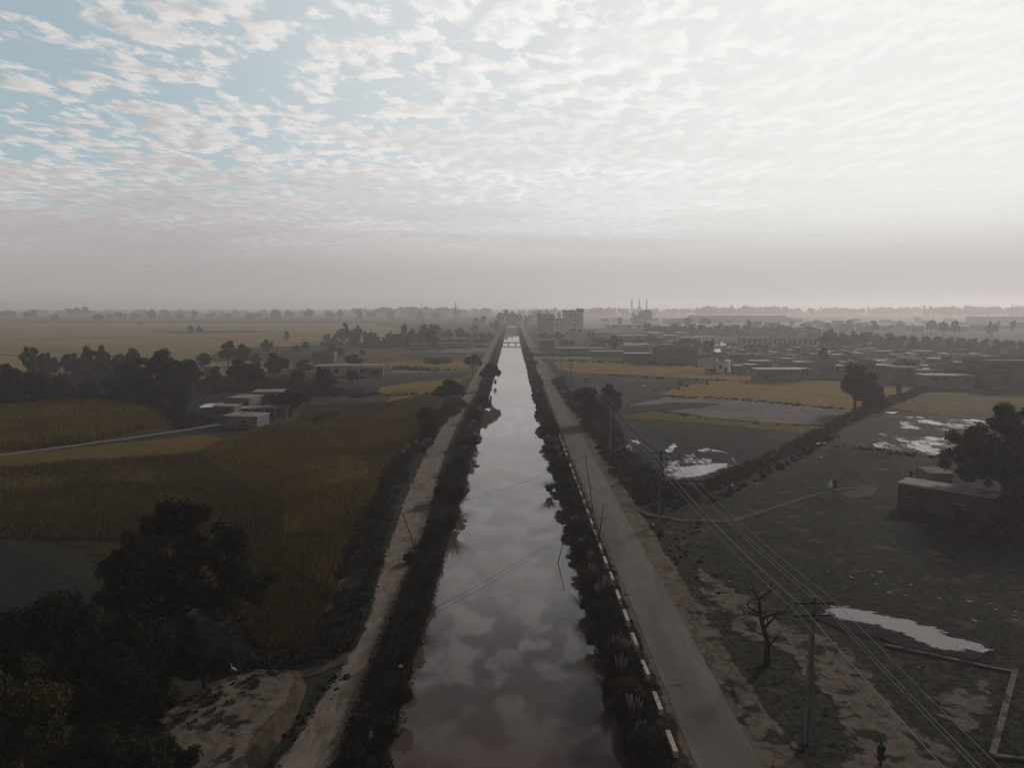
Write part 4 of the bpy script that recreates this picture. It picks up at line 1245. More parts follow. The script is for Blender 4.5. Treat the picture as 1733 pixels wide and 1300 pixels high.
house(1190, 1210, 569, 581, 'white cottage of the hazy pair beyond the pond', 'whitewall', 'roof', 9, 0, [(.35, .5, 1.3, 1.6)], None)
house(1177, 1185, 569, 579, 'narrow white cottage left in the hazy pair beyond the pond', 'whitewall', 'roof', 7, 0, [], None)
house(1263, 1281, 617, 634, 'small grey house with a pale roof left of the long dark compound', 'greywall', 'roof', 6, .05, [], (-.3, 1.0, 2.0, 'pinkwall'))
house(1245, 1263, 619, 633, 'low brown house next right of the small white house', 'mudwall', 'roof', 6, 0, [], (.3, 1.0, 2, 'pinkwall'))
house(1273, 1306, 611, 624, 'house with a long pale roof edge behind the long dark compound', 'brick', 'roof', 7, 0, [(.2, .5, 1, 1)], None)
house(1326, 1342, 607, 622, 'small house with a bright roof slab behind the dark compound', 'mudwall', 'roof', 6, 0, [], None)
house(1348, 1377, 613, 628, 'flat brown house behind the angled end house', 'brick', 'roof', 7, 0, [(-.2, .5, 1, 1)], None)
house(1383, 1412, 618, 641, 'tall dark house wall left of the lone field tree', 'greywall', 'roof_dk', 8, 0, [(.3, .7, .9, 1.2)], None, True)
house(1412, 1430, 619, 641, 'grey house half behind the lone field tree', 'greywall', 'roof', 7, 0, [(-.3, .75, .8, 1.4)], None)
house(1408, 1430, 600, 616, 'grey upper house with a bright roof behind the lone field tree', 'greywall', 'roof', 7, 0, [], None)
house(1463, 1481, 613, 643, 'narrow dark tower house right of the lone field tree', 'greywall', 'roof_dk', 6, 0, [(.2, .7, .8, 1.2)], None, True)
house(1484, 1512, 618, 643, 'dark house with a pale doorway right of the narrow tower house', 'mudwall', 'roof', 7, 0, [(-.2, .6, .9, 1)], (.2, 1.2, 2.4, 'greywhite'))
house(1512, 1560, 622, 650, 'wide dark windowless house below the white village house', 'mudwall', 'roof_dk', 9, .03, [], None)
house(1520, 1551, 598, 614, 'white village house standing above its dark neighbours', 'whitewall', 'roof', 8, .08, [(-.12, .86, .9, .8)], (.34, 1.4, 2.8, 'greywhite'), False, .3, (-.2, 5.5, 1.6, 'mudwall'))
house(1444, 1538, 610, 620, 'very long low house with a thin pale roof line', 'mudwall', 'roof', 7, 0, [(-.3, .6, 1, 1), (.1, .6, 1, 1), (.3, .6, 1, 1)], None)
house(1553, 1594, 626, 652, 'dark house with a pinkish roof left of the pale-roofed house', 'greywall', 'roof', 9, 0, [], None)
house(1568, 1647, 635, 659, 'low grey house with a long bright roof beside the lane', 'greywall', 'roof', 7, -.02, [(-.32, .72, .8, 1.4), (-.1, .72, 1.4, 1.4), (.34, .55, .7, 2.2), (.42, .5, .7, 2.4)], None, False, .5)
house(1579, 1600, 607, 622, 'dark square house with a bright roof edge', 'mudwall', 'roof', 7, 0, [], None)
house(1606, 1632, 613, 628, 'brown house with a pinkish roof before the brick storehouse', 'brick', 'roof', 7, 0, [], None)
house(1605, 1660, 599, 621, 'large brick storehouse with a pale roof in front of the green belt', 'pinkwall', 'roof', 10, 0, [(-.3, .6, 1.5, 1.6), (.1, .6, 1.5, 1.6)], (.3, 1.6, 2.6, 'brick'), False, .3, (.0, 9, 1.6, 'brick'))
house(1600, 1672, 624, 654, 'broad dark house behind the low grey pale-roofed house', 'mudwall', 'roof_dk', 11, 0, [(.2, .6, 1, 1.2)], None, True)
house(1678, 1790, 614, 661, 'long dark brick compound cut off by the right edge', 'brick', 'roof_dk', 18, -.03, [(-.4, .82, 5, .5)], None, True, .2)
house(1682, 1698, 611, 618, 'small brown roof room above the right edge compound', 'brick', 'roof_dk', 5)
house(1470, 1483, 589, 603, 'little pale kiosk-like house with an open doorway', 'greywhite', 'roof', 4, 0, [], (0, 1.6, 2.8, 'opening'))
house(1431, 1443, 588, 600, 'small dark cube house below the green belt', 'brick', 'roof', 4, 0, [], None)
house(1486, 1520, 594, 606, 'brown house left of the white village house', 'mudwall', 'roof', 6, 0, [], None)
house(1550, 1580, 594, 608, 'brown house right of the white village house', 'mudwall', 'roof', 6, 0, [], None)
house(1394, 1415, 594, 604, 'grey tin-roofed house under the green belt', 'greywall', 'roof', 6, 0, [], None)
house(1665, 1680, 602, 610, 'little pale shed at the foot of the green belt', 'greywall', 'roof', 4)

# crowded little houses of the village, counted row by row
rr_ = random.Random(12)
for (ybase, xa, xb, n, hmin, hmax, what) in ((601, 1225, 1480, 17, 3.0, 5.5, 'back row of the crowded village'), (610, 1240, 1470, 16, 3.0, 5.0, 'middle row of the crowded village'), (629, 1375, 1660, 17, 3.2, 5.5, 'row just behind the field-edge houses')):
    for i in range(n):
        x = xa + (xb - xa) * (i + rr_.uniform(.1, .9)) / n
        w = rr_.uniform(7, 16)
        y = ybase + rr_.uniform(-4, 4)
        d = G(x, y).y
        h = rr_.uniform(hmin, hmax)
        yt = y - h * F / d
        house(x - w / 2, x + w / 2, yt, y, ordinal(i) + ' small flat-roofed house from the left in the ' + what, rr_.choice(['mudwall', 'brick', 'mudwall', 'greywall', 'greywhite', 'whitewall' if rr_.random() < .4 else 'brick']), rr_.choice(['roof', 'roof_dk', 'roof']), rr_.uniform(5, 9), rr_.uniform(-.12, .12), [(u_ + rr_.uniform(-.05, .05), .55, .9, 1.1) for u_ in (-.32, 0, .32) if rr_.random() < .55], (rr_.choice([-.18, .18]), 1.0, 2.1, rr_.choice(['door', 'opening', 'pinkwall'])) if rr_.random() < .5 else None, rr_.random() < .45, .25, (rr_.uniform(-.25, .25), 2.6, 1.9, 'brick') if rr_.random() < .35 else None, group=what)
for (ybase, xa, xb, n, hmin, hmax, what) in ((557, 1190, 1733, 26, 4, 8, 'hazy roofs behind the green belt'), (548, 1010, 1733, 26, 5, 9, 'faint far roofs in the mist'), (575, 1020, 1180, 9, 4, 6, 'hazy roofs around the round green tree'), (590, 1040, 1190, 8, 3, 4.5, 'brown roofs above the long shed')):
    for i in range(n):
        x = xa + (xb - xa) * (i + rr_.uniform(.1, .9)) / n
        y = ybase + rr_.uniform(-5, 5)
        d = G(x, y).y
        w = rr_.uniform(10, 34) * 700 / d
        h = rr_.uniform(hmin, hmax)
        house(x - w / 2, x + w / 2, y - h * F / d, y, ordinal(i) + ' building from the left among the ' + what, rr_.choice(['mudwall', 'brick', 'pinkwall', 'greywhite']), rr_.choice(['roof', 'roof_dk']), rr_.uniform(7, 14), rr_.uniform(-.15, .15), [(rr_.uniform(-.3, .3), .55, 1.2, 1.3)] if rr_.random() < .5 else [], None, group=what)
house(1180, 1330, 534, 546, 'very wide pale factory shed faint in the right mist', 'pinkwall', 'roof', 60, 0, [], None, name='factory_shed')
house(1130, 1165, 539, 548, 'faint flat shed left of the wide factory shed', 'pinkwall', 'roof', 40, 0, [], None, name='factory_shed')
house(1665, 1733, 536, 548, 'faint pale factory shed near the right edge', 'greywhite', 'roof', 50, 0, [], None, name='factory_shed')
house(1028, 1090, 549, 556, 'row of hazy white workshops right of the tower block', 'greywhite', 'roof', 20, 0, [(-.3, .5, 6, 3), (.1, .5, 6, 3), (.35, .5, 4, 3)], None, name='workshop')

# left farm and houses
house(385, 424, 673, 693, 'larger grey farmhouse with a flat pale roof', 'greywall', 'roof_mid', 8.0, -.18, [], (.36, 1.2, 2.3, 'opening'), False, .25)
house(430, 474, 663, 686, 'rear farmhouse wing with a pale roof and dark open front', 'greywall', 'roof_mid', 6.5, .12, [(-.2, .5, 1.5, 2.4), (.2, .5, 1.5, 2.4)], None, False, .4)
house(376, 438, 704, 725, 'small front farm shed with a bright flat roof', 'greywall', 'roof_mid', 6.0, -.16, [(.1, .55, .8, .7)], None, False, .2)
house(361, 397, 687, 699, 'low brown mud hut behind the front farm shed', 'mudwall', 'roof_mid', 4.5, -.1, [], None)
hp = empty('porch', (G(408, 712) + G(486, 708)) / 2, .12)
tag(hp, 'open farm porch with a long pale roof on square pillars', 'porch')
wp = (G(486, 710) - G(408, 710)).length
MB().box((0, 2.0, 3.0), (wp + .4, 4.6, .28)).build('roof_mid', M['roof_mid'], hp)
MB().box((0, 4.0, 1.38), (wp, .25, 2.95)).build('back_wall', M['mudwall'], hp)
for i in range(5):
    MB().box(((-.47 + .94 * i / 4) * wp, .1, 1.38), (.32, .32, 2.96)).build('pillar', M['greywhite'], hp)
lw = house(534, 646, 619, 637, 'long white farm school with a pale roof and dark windows', 'greywhite', 'roof_mid', 9, .10, [(-.30, .5, 1.6, 1.7), (-.18, .5, 1.6, 1.7), (.0, .5, 1.3, 1.5), (.1, .5, 1.3, 1.5), (.2, .5, 1.3, 1.5), (.3, .5, 1.3, 1.5), (.4, .5, 1.3, 1.5)], (-.24, 1.1, 2.3, 'door'), False, .6)
house(530, 565, 599, 622, 'tall dark blank shed behind the long white farm school', 'mudwall', 'roof_dk', 9, .05, [], None, True, .1)
house(346, 367, 620, 636, 'pale shed hidden among trees behind the pond', 'greywall', 'roof_mid', 5, 0, [(.2, .5, 1, 1.4)], None)
house(348, 366, 639, 648, 'low pale hut in front of the hidden shed', 'greywall', 'roof_mid', 4, 0, [], None)
house(694, 727, 582, 592, 'flat-roofed pale house under the hazy grove beside the track', 'mudwall', 'roof_mid', 9, .1, [(.1, .5, 1.2, 1.2)], None)
house(753, 788, 573, 582, 'hazy brown building with a pale roof near the far track', 'brick', 'roof_mid', 10, 0, [(-.2, .5, 2, 1.4), (.2, .5, 2, 1.4)], None)
house(741, 797, 581, 590, 'low grey wall-like house in front of the hazy brown building', 'mudwall', 'roof_dk', 7, 0, [], None)
house(806, 824, 583, 588, 'little hut with a bright roof beside the far track', 'greywall', 'roof_mid', 5, 0, [], None)
house(616, 648, 622, 640, 'open-fronted dark shed at the end of the long white school', 'mudwall', 'roof_dk', 6, .1, [(.1, .5, 3, 1.8)], None)
# low block house under the huge right tree
bh = house(1537, 1704, 829, 876, 'low grey block house with a pale flat roof under the huge tree', 'darkwall', 'roof_mid', 4.2, -.77, [(-.36, .62, .7, .8)], (.16, 1.0, 2.0, 'opening'), False, .12, at=(61.9, 99.2, 12.0, 3.9))
MB().box((3.4, 2.2, 4.05), (1.5, .8, .3)).build('roof_hatch', M['roof_mid'], bh)
house(1574, 1610, 801, 822, 'small square outhouse with a pale roof behind the low block house', 'greywall', 'roof_dk', 4.5, -.15, [], None)
house(1698, 1716, 868, 905, 'little low annex at the right end of the block house', 'greywall', 'roof_dk', 2.0, -.1, [], None)

# compound walls
def wall(pts, h, t, mat, label, name='wall', cat='wall', cap=None):
    mb = MB()
    P = [G(*p) for p in pts]
    c0 = P[0].copy()
    for i in range(len(P) - 1):
        a, b = P[i] - c0, P[i + 1] - c0
        d = b - a
        mb.box(((a.x + b.x) / 2, (a.y + b.y) / 2, h / 2 - .03), (d.length + t * .98, t - i * .006, h - i * .006), math.atan2(d.y, d.x))
    root = mb.build(name, M[mat])
    root.location = c0
    if cap:
        mc = MB()
        for i in range(len(P) - 1):
            a, b = P[i] - c0, P[i + 1] - c0
            d = b - a
            mc.box(((a.x + b.x) / 2, (a.y + b.y) / 2, h + .015 + i * .005), (d.length + t, t + .06, .08), math.atan2(d.y, d.x))
        mc.build('coping', M[cap], root)
    return tag(root, label, cat)


wall([(905, 603), (1005, 604)], 2.0, .3, 'brick', 'long low yard wall along the road end of the village', cap='roof')
wall([(1180, 606), (1215, 603), (1250, 606)], 2.2, .3, 'mudwall', 'brown garden wall behind the small white house', cap='roof')
wall([(450, 642), (505, 640), (530, 645)], 1.8, .3, 'greywall', 'grey yard wall left of the big bushy tree', cap='concrete')
wall([(665, 637), (600, 646)], .6, .3, 'mudwall', 'low mud bund at the end of the white school')
# foundations on the common
wall([(1500, 1097), (1716, 1143)], .25, .22, 'found', 'thin brick foundation line running from the big puddle', 'foundation_wall', 'foundation', 'found_top')
wall([(1718, 1141), (1680, 1284)], .35, .34, 'found', 'wide pale-topped foundation wall at the right edge', 'foundation_wall', 'foundation', 'found_top')
wall([(1684, 1285), (1760, 1294)], .25, .25, 'found', 'short foundation stub at the lower right corner', 'foundation_wall', 'foundation', 'found_top')
wall([(1700, 1230), (1760, 1233)], .12, .15, 'found', 'faint brick line inside the right foundation', 'foundation_wall', 'foundation')
wall([(1722, 1139), (1770, 1142)], .15, .18, 'found', 'faint brick line leaving the upper foundation corner', 'foundation_wall', 'foundation')
wall([(1372, 1060), (1412, 1070)], .2, .2, 'found', 'short brick line left of the big puddle', 'foundation_wall', 'foundation')
wall([(1262, 800), (1328, 762)], .35, .12, 'concrete', 'thin pale channel edge along the hedge bank', 'kerb_line', 'kerb')
for (x, y, l) in ((1563, 1134, 'pale concrete footing nearer the big puddle'), (1537, 1184, 'pale concrete footing under the wires')):
    f = empty('concrete_footing', G(x, y), .25)
    tag(f, l, 'footing', 'concrete footings')
    MB().bevel_box((0, 0, .07), (.72, .62, .16), .03).build('slab', M['found_top'], f)
    MB().bevel_box((-.04, .06, .24), (.26, .24, .2), .02).build('stub', M['stone_dk'], f)


# ------------------------------------------------------------------ sandy mound at lower left
def mound():
    top = [(286, 1216), (330, 1182), (372, 1160), (440, 1140), (490, 1143), (503, 1160), (470, 1205), (430, 1250), (385, 1300), (330, 1370), (240, 1370), (262, 1300)]
    foot = [(262, 1222), (318, 1180), (362, 1152), (440, 1131), (505, 1136), (520, 1163), (500, 1220), (462, 1272), (428, 1320), (380, 1390), (220, 1400), (244, 1300)]
    H = .9
    T = [G(x, y, H) for x, y in top]
    B = [G(x, y, 0.0) for x, y in foot]
    n = len(T)
    mb = MB()
    mb.v += [tuple(p) for p in B] + [tuple(p) for p in T]
    for i in range(n):
        j = (i + 1) % n
        mb.f.append((j, i, n + i, n + j))
    mb.f.append(tuple(n + i for i in range(n))[::-1])
    o = mb.build('sandy_mound', M['slope'])
    tag(o, kind='structure')
    s = sheet('sand', [(p.x, p.y) for p in T], 'sand', 60, .0, world=True, z=H + .006)


mound()
sheet('sand', [(290, 1228), (350, 1185), (420, 1158), (480, 1155), (470, 1190), (420, 1240), (370, 1310), (300, 1340)], 'patch', 50, .5, z=.925)
undergrowth('weeds', [(520, 1172), (560, 1150), (590, 1135), (575, 1175), (520, 1240), (470, 1310), (430, 1360), (395, 1370), (440, 1300), (490, 1235)], 2.2, .28, .13, 'grass', 92, 'low dark weeds between the mound and the dirt track')
undergrowth('scrub', [(385, 1000), (440, 1090), (530, 1105), (510, 1132), (430, 1130), (370, 1090), (350, 1040)], 1.0, .9, .24, 'under', 93, 'scrub between the large dark tree and the side path')
undergrowth('weeds', [(640, 1190), (622, 1160), (660, 1100), (672, 1110), (650, 1200), (610, 1290), (580, 1330), (540, 1330), (600, 1240)], 2.0, .4, .14, 'under', 94, 'weeds along the water side of the dirt track')
undergrowth('weeds', [(1110, 900), (1180, 900), (1250, 960), (1340, 1080), (1430, 1200), (1440, 1290), (1380, 1280), (1280, 1160), (1200, 1040), (1140, 960)], .8, .22, .12, 'grass', 95, 'low weeds around the dead tree and nearest pole')
undergrowth('weeds', [(1400, 1060), (1500, 1090), (1690, 1135), (1700, 1120), (1560, 1105), (1440, 1062)], 1.2, .25, .12, 'under', 96, 'dark weeds rimming the big puddle')
undergrowth('weeds', [(290, 1225), (330, 1200), (395, 1168), (450, 1152), (490, 1150), (440, 1180), (410, 1205), (365, 1228), (330, 1250), (295, 1262)], 1.6, .3, .12, 'under', 91, 'dark weeds spreading over the sandy mound', z0=.9)


# ------------------------------------------------------------------ guard blocks between road and canal
gb = MB()
gb.bevel_box((0, 0, .30), (.36, 2.42, .62), .03)
gb.bevel_box((0, 0, .02), (.46, 2.52, .10), .02)
gm = gb.mesh('guard_block')
gm.materials.append(M['blocktop'])
for i in range(24):
    y = 45.3 + 4.94 * i
    o = link('guard_block', gm)
    o.location = (10.88 + rnd.uniform(-.03, .03), y, 0)
    o.rotation_euler = (rnd.uniform(-.012, .012), rnd.uniform(-.02, .02), rnd.uniform(-.02, .02))
    tag(o, ordinal(i) + ' whitewashed guard block from the photo bottom along the road edge', 'guard block', 'guard blocks along the road edge')

# ------------------------------------------------------------------ power line
PX, PS, PH, PY = 20.2, 48.9, 10.4, -3.2
ARMS = [(PH - .18, (-1.25, 0.42, 1.25)), (PH - 1.05, (-1.2, -.45, 1.0))]


def make_pole():
    root = empty('utility_pole', (0, 0, 0))
    mb = MB()
    # H-section prestressed shaft
    for sx in (-1, 1):
        mb.box((sx * .13, 0, PH / 2), (.09, .30, PH + .4), 0, .62)
    mb.box((0, 0, PH / 2), (.17, .12, PH + .38), 0, .62)
    mb.build('shaft', M['polemat'], root)
    for z, xs in ARMS:
        a = MB().box((0, -.18, z), (2.8, .09, .10))
        a.tube([(-.75, -.18, z), (0, -.16, z - .6)], .022, 5).tube([(.75, -.18, z), (0, -.16, z - .6)], .022, 5)
        arm = a.build('cross_arm', M['iron'], root)
        for x in xs:
            MB().lathe([(.02, 0), (.02, .08), (.06, .09), (.045, .13), (.065, .16), (.04, .2), (.035, .25), (.015, .27)], (x, -.18, z + .05), 8).build('insulator', M['porcelain'], arm)
    return root


def copy_tree(o, parent=None):
    c = o.copy()
    COL.objects.link(c)
    c.parent = parent
    for ch in list(o.children):
        copy_tree(ch, c)
    return c


pole = make_pole()
pole_note = ['tall concrete pole nearest the camera with two crossarms', 'second tall concrete pole up the wire line from the photo bottom', 'third concrete pole, half hidden by the rusty-topped tree', 'fourth concrete pole, its crossarms above the broad dark tree']
for i in range(9):
    o = pole if i == 0 else copy_tree(pole)
    o.location = (PX, PY + PS * (i + 1), 0)
    o.rotation_euler = (0, rnd.uniform(-.012, .012), rnd.uniform(-.06, .06))
    tag(o, pole_note[i] if i < 4 else ordinal(i) + ' hazy pole along the wire line by the road', 'utility pole', 'poles of the power line')
wm = surf('aluminium_wire', (.20, .19, .18), (.28, .27, .255), 4, rough=.55, bump=0, spec=.3)
wi = 0
wire_lab = ['left wire of the upper crossarms', 'middle wire of the upper crossarms', 'right wire of the upper crossarms', 'left wire of the lower crossarms', 'middle wire of the lower crossarms', 'right wire of the lower crossarms']
for z, xs in ARMS:
    for x in xs:
        mb = MB()
        pts = []
        sag = .75 + .12 * rnd.random()
        for k in range(0, 9):
            for j in range(12):
                t = j / 12
                pts.append((PX + x, PY + PS * (k + t) - .18, z + .3 - 4 * sag * t * (1 - t)))
        pts.append((PX + x, PY + PS * 9 - .18, z + .3))
        o = mb.tube(pts, .017, 5).build('power_line', wm)
        tag(o, 'thin pale ' + wire_lab[wi] + ' along the pole line', 'wire', 'wires of the power line')
        wi += 1


# thin posts and the lines crossing the canal
def post(p0, p1, r, label, arm=None, name='thin_post'):
    root = empty(name, p0)
    tag(root, label, 'post')
    d = Vector(p1) - Vector(p0)
    MB().tube([(0, 0, -.2), d * .5 + Vector((.03, 0, 0)), d], [r * 1.25, r, r * .75], 7).build('shaft', M['iron'], root)
    if arm:
        MB().tube([d, d + Vector(arm)], r * .6, 6).build('arm', M['iron'], root)
    return Vector(p1)


b0 = G(644, 1185)
tA = post(b0, AT(648, 1075, b0.y), .07, 'thin dark upright post on the lower track bank')
b1 = G(708, 945)
tB = post(b1, AT(681, 868, b1.y), .06, 'thin leaning post beside the oval bush on the track')
b2 = G(1011, 928)
tC = post(b2, AT(1021, 856, b2.y), .06, 'thin dark post with a short arm beside the paved road', (.55, 0, .12))
b3 = G(1005, 872)
tD = post(b3, AT(990, 770, b3.y), .055, 'thin tall leaning post at the canal side of the road')
b4 = G(944, 952, -1.1)
tE = post(b4, AT(956, 906, b4.y), .045, 'short thin stake leaning at the water edge of the road bank')


def cable(a, b, sag, label, r=.014):
    pts = [(Vector(a).lerp(Vector(b), t / 16)) - Vector((0, 0, 4 * sag * (t / 16) * (1 - t / 16))) for t in range(17)]
    o = MB().tube(pts, r, 5).build('cable', M['iron'])
    tag(o, label, 'cable')


cable(tA, tC, .7, 'thin dark cable crossing the canal from the lower upright post')
cable(tA - Vector((0, 0, .4)), tE, .5, 'second thin cable crossing the canal to the water edge stake')
cable(tB, tD, 1.2, 'thin cable crossing the canal from the leaning track post')
cable(tA, G(470, 1090, 3.2), .3, 'thin cable running from the lower post over the track')

# ------------------------------------------------------------------ footbridge
yb_ = 575.0
br_ = empty('footbridge', (0, yb_, 0))
tag(br_, 'thin dark footbridge crossing the far canal on two piers', 'bridge')
dk_ = MB().box((-.2, 0, .35), (20.5, 2.4, .45))
dk_.build('deck', M['stone_dk'], br_)
for x in (-3.0, 3.0):
    MB().box((x, 0, -1.1), (.9, 1.6, 2.45), 0, .85).build('pier', M['stone_dk'], br_)
for s in (-1, 1):
    m_ = MB()
    for k in range(11):
        m_.box((-9.7 + 1.9 * k, s * 1.1, .93), (.16, .14, .7))
    m_.box((-.2, s * 1.1, 1.31), (19.6, .12, .1))
    m_.build('railing', M['stone_dk'], br_)

# ------------------------------------------------------------------ chimneys, masts, water tank
def chimney(px, yt, dist, label):
    r = AT(px, 534, dist)
    H = ZAT(yt, dist)
    root = empty('factory_chimney', (r.x, dist, 0))
    tag(root, label, 'chimney', 'three factory chimneys')
    MB().lathe([(2.6, 0), (2.1, H * .5), (1.7, H * .96), (1.95, H * .965), (1.95, H * .985), (1.65, H)], n=12).build('shaft', M['pinkwall'], root)
    MB().lathe([(1.72, H * .87), (2.5, H * .87), (2.5, H * .885), (1.72, H * .885)], n=12).build('platform', M['concrete'], root)


chimney(1069, 506, 2000, 'left of the three faint factory chimneys')
chimney(1082, 506, 2000, 'middle of the three faint factory chimneys')
chimney(1094, 506, 2000, 'right of the three faint factory chimneys')


def mast(px, yt, dist, label):
    r = AT(px, 534, dist)
    H = ZAT(yt, dist)
    root = empty('radio_mast', (r.x, dist, 0))
    tag(root, label, 'mast')
    m_ = MB()
    for k in range(3):
        a = k * 2.094
        m_.tube([(1.1 * math.cos(a), 1.1 * math.sin(a), 0), (.2 * math.cos(a), .2 * math.sin(a), H)], .16, 4)
    for j in range(9):
        z = H * j / 9
        q = 1.1 - .9 * j / 9
        m_.tube([(q * math.cos(a_ * 2.094), q * math.sin(a_ * 2.094), z) for a_ in range(4)], .08, 4)
    m_.build('lattice', M['iron'], root)
    MB().box((0, 0, H - 1.5), (1.4, .5, 2.2)).build('antenna', M['concrete'], root)


mast(771, 512, 1050, 'thin radio mast rising left of the canal end')
mast(714, 513, 1300, 'fainter mast above the misty left woods')
mast(1712, 514, 1350, 'left mast of the pair on the right horizon')
mast(1720, 515, 1350, 'right mast of the pair on the right horizon')

# ------------------------------------------------------------------ dead tree
def dead_tree():
    rng = random.Random(9)
    base = G(1298, 1128)
    root = empty('dead_tree', base)
    tag(root, 'dark leafless tree with a crooked trunk left of the nearest pole', 'tree')
    mb = MB()
    tr = [(0, 0, -.1), (-.05, 0, .9), (.05, .1, 1.9), (-.35, .1, 3.2), (-.75, 0, 4.6), (-.9, .1, 5.9)]
    mb.tube(tr, [.36, .27, .23, .20, .17, .11], 9)
    mb.build('trunk', M['deadwood'], root)

    def branch(p, d, L, r, depth, m_):
        pts, rr = [p], [r]
        q = Vector(p)
        for s in range(4):
            d = (d + Vector((rng.uniform(-.35, .35), rng.uniform(-.35, .35), rng.uniform(-.1, .3)))).normalized()
            q = q + d * L / 4
            pts.append(q.copy())
            rr.append(r * (1 - .22 * (s + 1)))
        m_.tube(pts, rr, 6)
        if depth > 0:
            for k in range(3):
                s = rng.randint(1, 4)
                nd = (d + Vector((rng.uniform(-1, 1), rng.uniform(-1, 1), rng.uniform(-.2, .8)))).normalized()
                branch(pts[s], nd, L * rng.uniform(.45, .7), rr[s] * .6, depth - 1, m_)
    for (p, d, L, r) in (((-.75, 0, 4.6), (-1, .2, .5), 2.4, .15), ((-.6, 0, 4.1), (1, -.1, .45), 2.6, .15), ((-.35, .1, 3.2), (.9, .5, .5), 2.4, .13), ((-.9, .1, 5.8), (-.3, .3, .9), 1.6, .12), ((-.9, .1, 5.8), (.8, -.2, .5), 2.0, .11), ((.02, .1, 1.7), (1, .1, .6), 1.5, .13), ((-.7, 0, 4.4), (-1, -.4, .1), 2.2, .12), ((-.2, .1, 2.6), (-.9, .2, .3), 1.3, .10)):
        m_ = MB()
        branch(Vector(p), Vector(d).normalized(), L, r, 2, m_)
        m_.build('branch', M['deadwood'], root)


dead_tree()

# ------------------------------------------------------------------ rubble and litter
def stone_mesh(seed, sx, sy, sz):
    rng = np.random.default_rng(seed)
    mb = MB()
    mb.bevel_box((0, 0, sz / 2 - .03), (sx, sy, sz), min(sz, sx, sy) * .22)
    v = [(x + rng.normal() * sx * .05, y + rng.normal() * sy * .05, z + rng.normal() * sz * .06) for x, y, z in mb.v]
    mb.v = v
    return mb.mesh('rubble')


ST = [stone_mesh(100 + i, a, b, c) for i, (a, b, c) in enumerate([(.75, .3, .22), (.5, .38, .25), (.95, .35, .2), (.35, .3, .22), (.6, .5, .18)])]
for s in ST:
    s.materials.append(M['stone'])
rub = [(1400, 969, 3), (1418, 976, 3), (1441, 979, 2), (1450, 969, 0), (1476, 976, 1), (1489, 970, 4), (1483, 991, 1), (1492, 986, 3), (1541, 992, 0), (1506, 1005, 4), (1515, 1011, 3), (1531, 1010, 1), (1497, 980, 3), (1640, 1020, 4), (1683, 1034, 2), (1689, 1029, 4), (1716, 1037, 2), (1718, 1053, 1), (1728, 1004, 0), (1676, 1024, 3), (1648, 1052, 2), (1570, 1008, 3), (1590, 1015, 3), (1215, 988, 0), (1234, 987, 3), (1290, 1006, 1), (1350, 905, 3), (1323, 953, 3)]
rub.sort()
for i, (x, y, k) in enumerate(rub):
    o = link('rubble_stone', ST[k])
    o.location = G(x, y)
    o.rotation_euler = (0, rnd.uniform(-.15, .15), rnd.uniform(0, 3.1))
    if k == 3 or i % 4 == 0:
        o.material_slots[0].link = 'OBJECT'
        o.material_slots[0].material = M['stone_dk'] if i % 3 == 0 else M['stone']
    s = rnd.uniform(.6, 1.0)
    o.scale = (s, s, s)
    tag(o, ordinal(i) + ' lump of rubble from the left scattered on the common', 'rubble', 'rubble on the common')


def bag_mesh(seed):
    rng = np.random.default_rng(seed)
    mb = MB()
    mb.lathe([(.03, 0), (.16, .02), (.2, .08), (.13, .17), (.05, .22), (.07, .27)], n=9)
    mb.v = [(x * (1 + .3 * rng.normal() * .5), y * (1 + .3 * rng.normal() * .5), z + rng.normal() * .012) for x, y, z in mb.v]
    me = mb.mesh('plastic_bag')
    me.materials.append(M['plastic'])
    return me


BG = [bag_mesh(i) for i in range(3)]
litter = [(602, 1227), (606, 1254), (620, 1244), (627, 1250), (626, 1244), (663, 1122), (678, 1130), (1106, 889), (1131, 827), (1092, 824), (1390, 776), (1239, 823), (1165, 780), (1089, 655)]
litter.sort()
for i, (x, y) in enumerate(litter):
    o = link('plastic_bag', BG[i % 3])
    o.location = G(x, y)
    s = 1.0 * max(1, o.location.y / 90)
    o.scale = (s, s, s)
    o.rotation_euler = (0, 0, i * 1.3)
    tag(o, ordinal(i) + ' white scrap of plastic litter counted from the left', 'litter', 'white litter')
# dark heap on the track and a fallen branch
hp_ = MB()
hp_.lathe([(.45, -.02), (.4, .12), (.28, .24), (.1, .32), (.02, .34)], n=11, sx=.8, sy=1.3)
rng_ = np.random.default_rng(4)
hp_.v = [(x + rng_.normal() * .03, y + rng_.normal() * .03, z + rng_.normal() * .02) for x, y, z in hp_.v]
o = hp_.build('dung_heap', M['bark'], smooth=True)
o.location = G(587, 1149)
tag(o, 'small dark heap lying on the dirt track', 'heap')
fb = MB()
rf_ = random.Random(3)
for k in range(9):
    a = Vector((rf_.uniform(-1, 1), rf_.uniform(-.6, .6), .05))
    b = a + Vector((rf_.uniform(-1.4, 1.4), rf_.uniform(-.8, .8), rf_.uniform(.1, .7)))
    fb.tube([a, a.lerp(b, .5) + Vector((0, 0, .12)), b], [.035, .025, .01], 5)
o = fb.build('fallen_branch', M['deadwood'])
o.location = G(690, 915)
tag(o, 'fallen dry branch lying on the dirt track above the oval bush', 'branch')


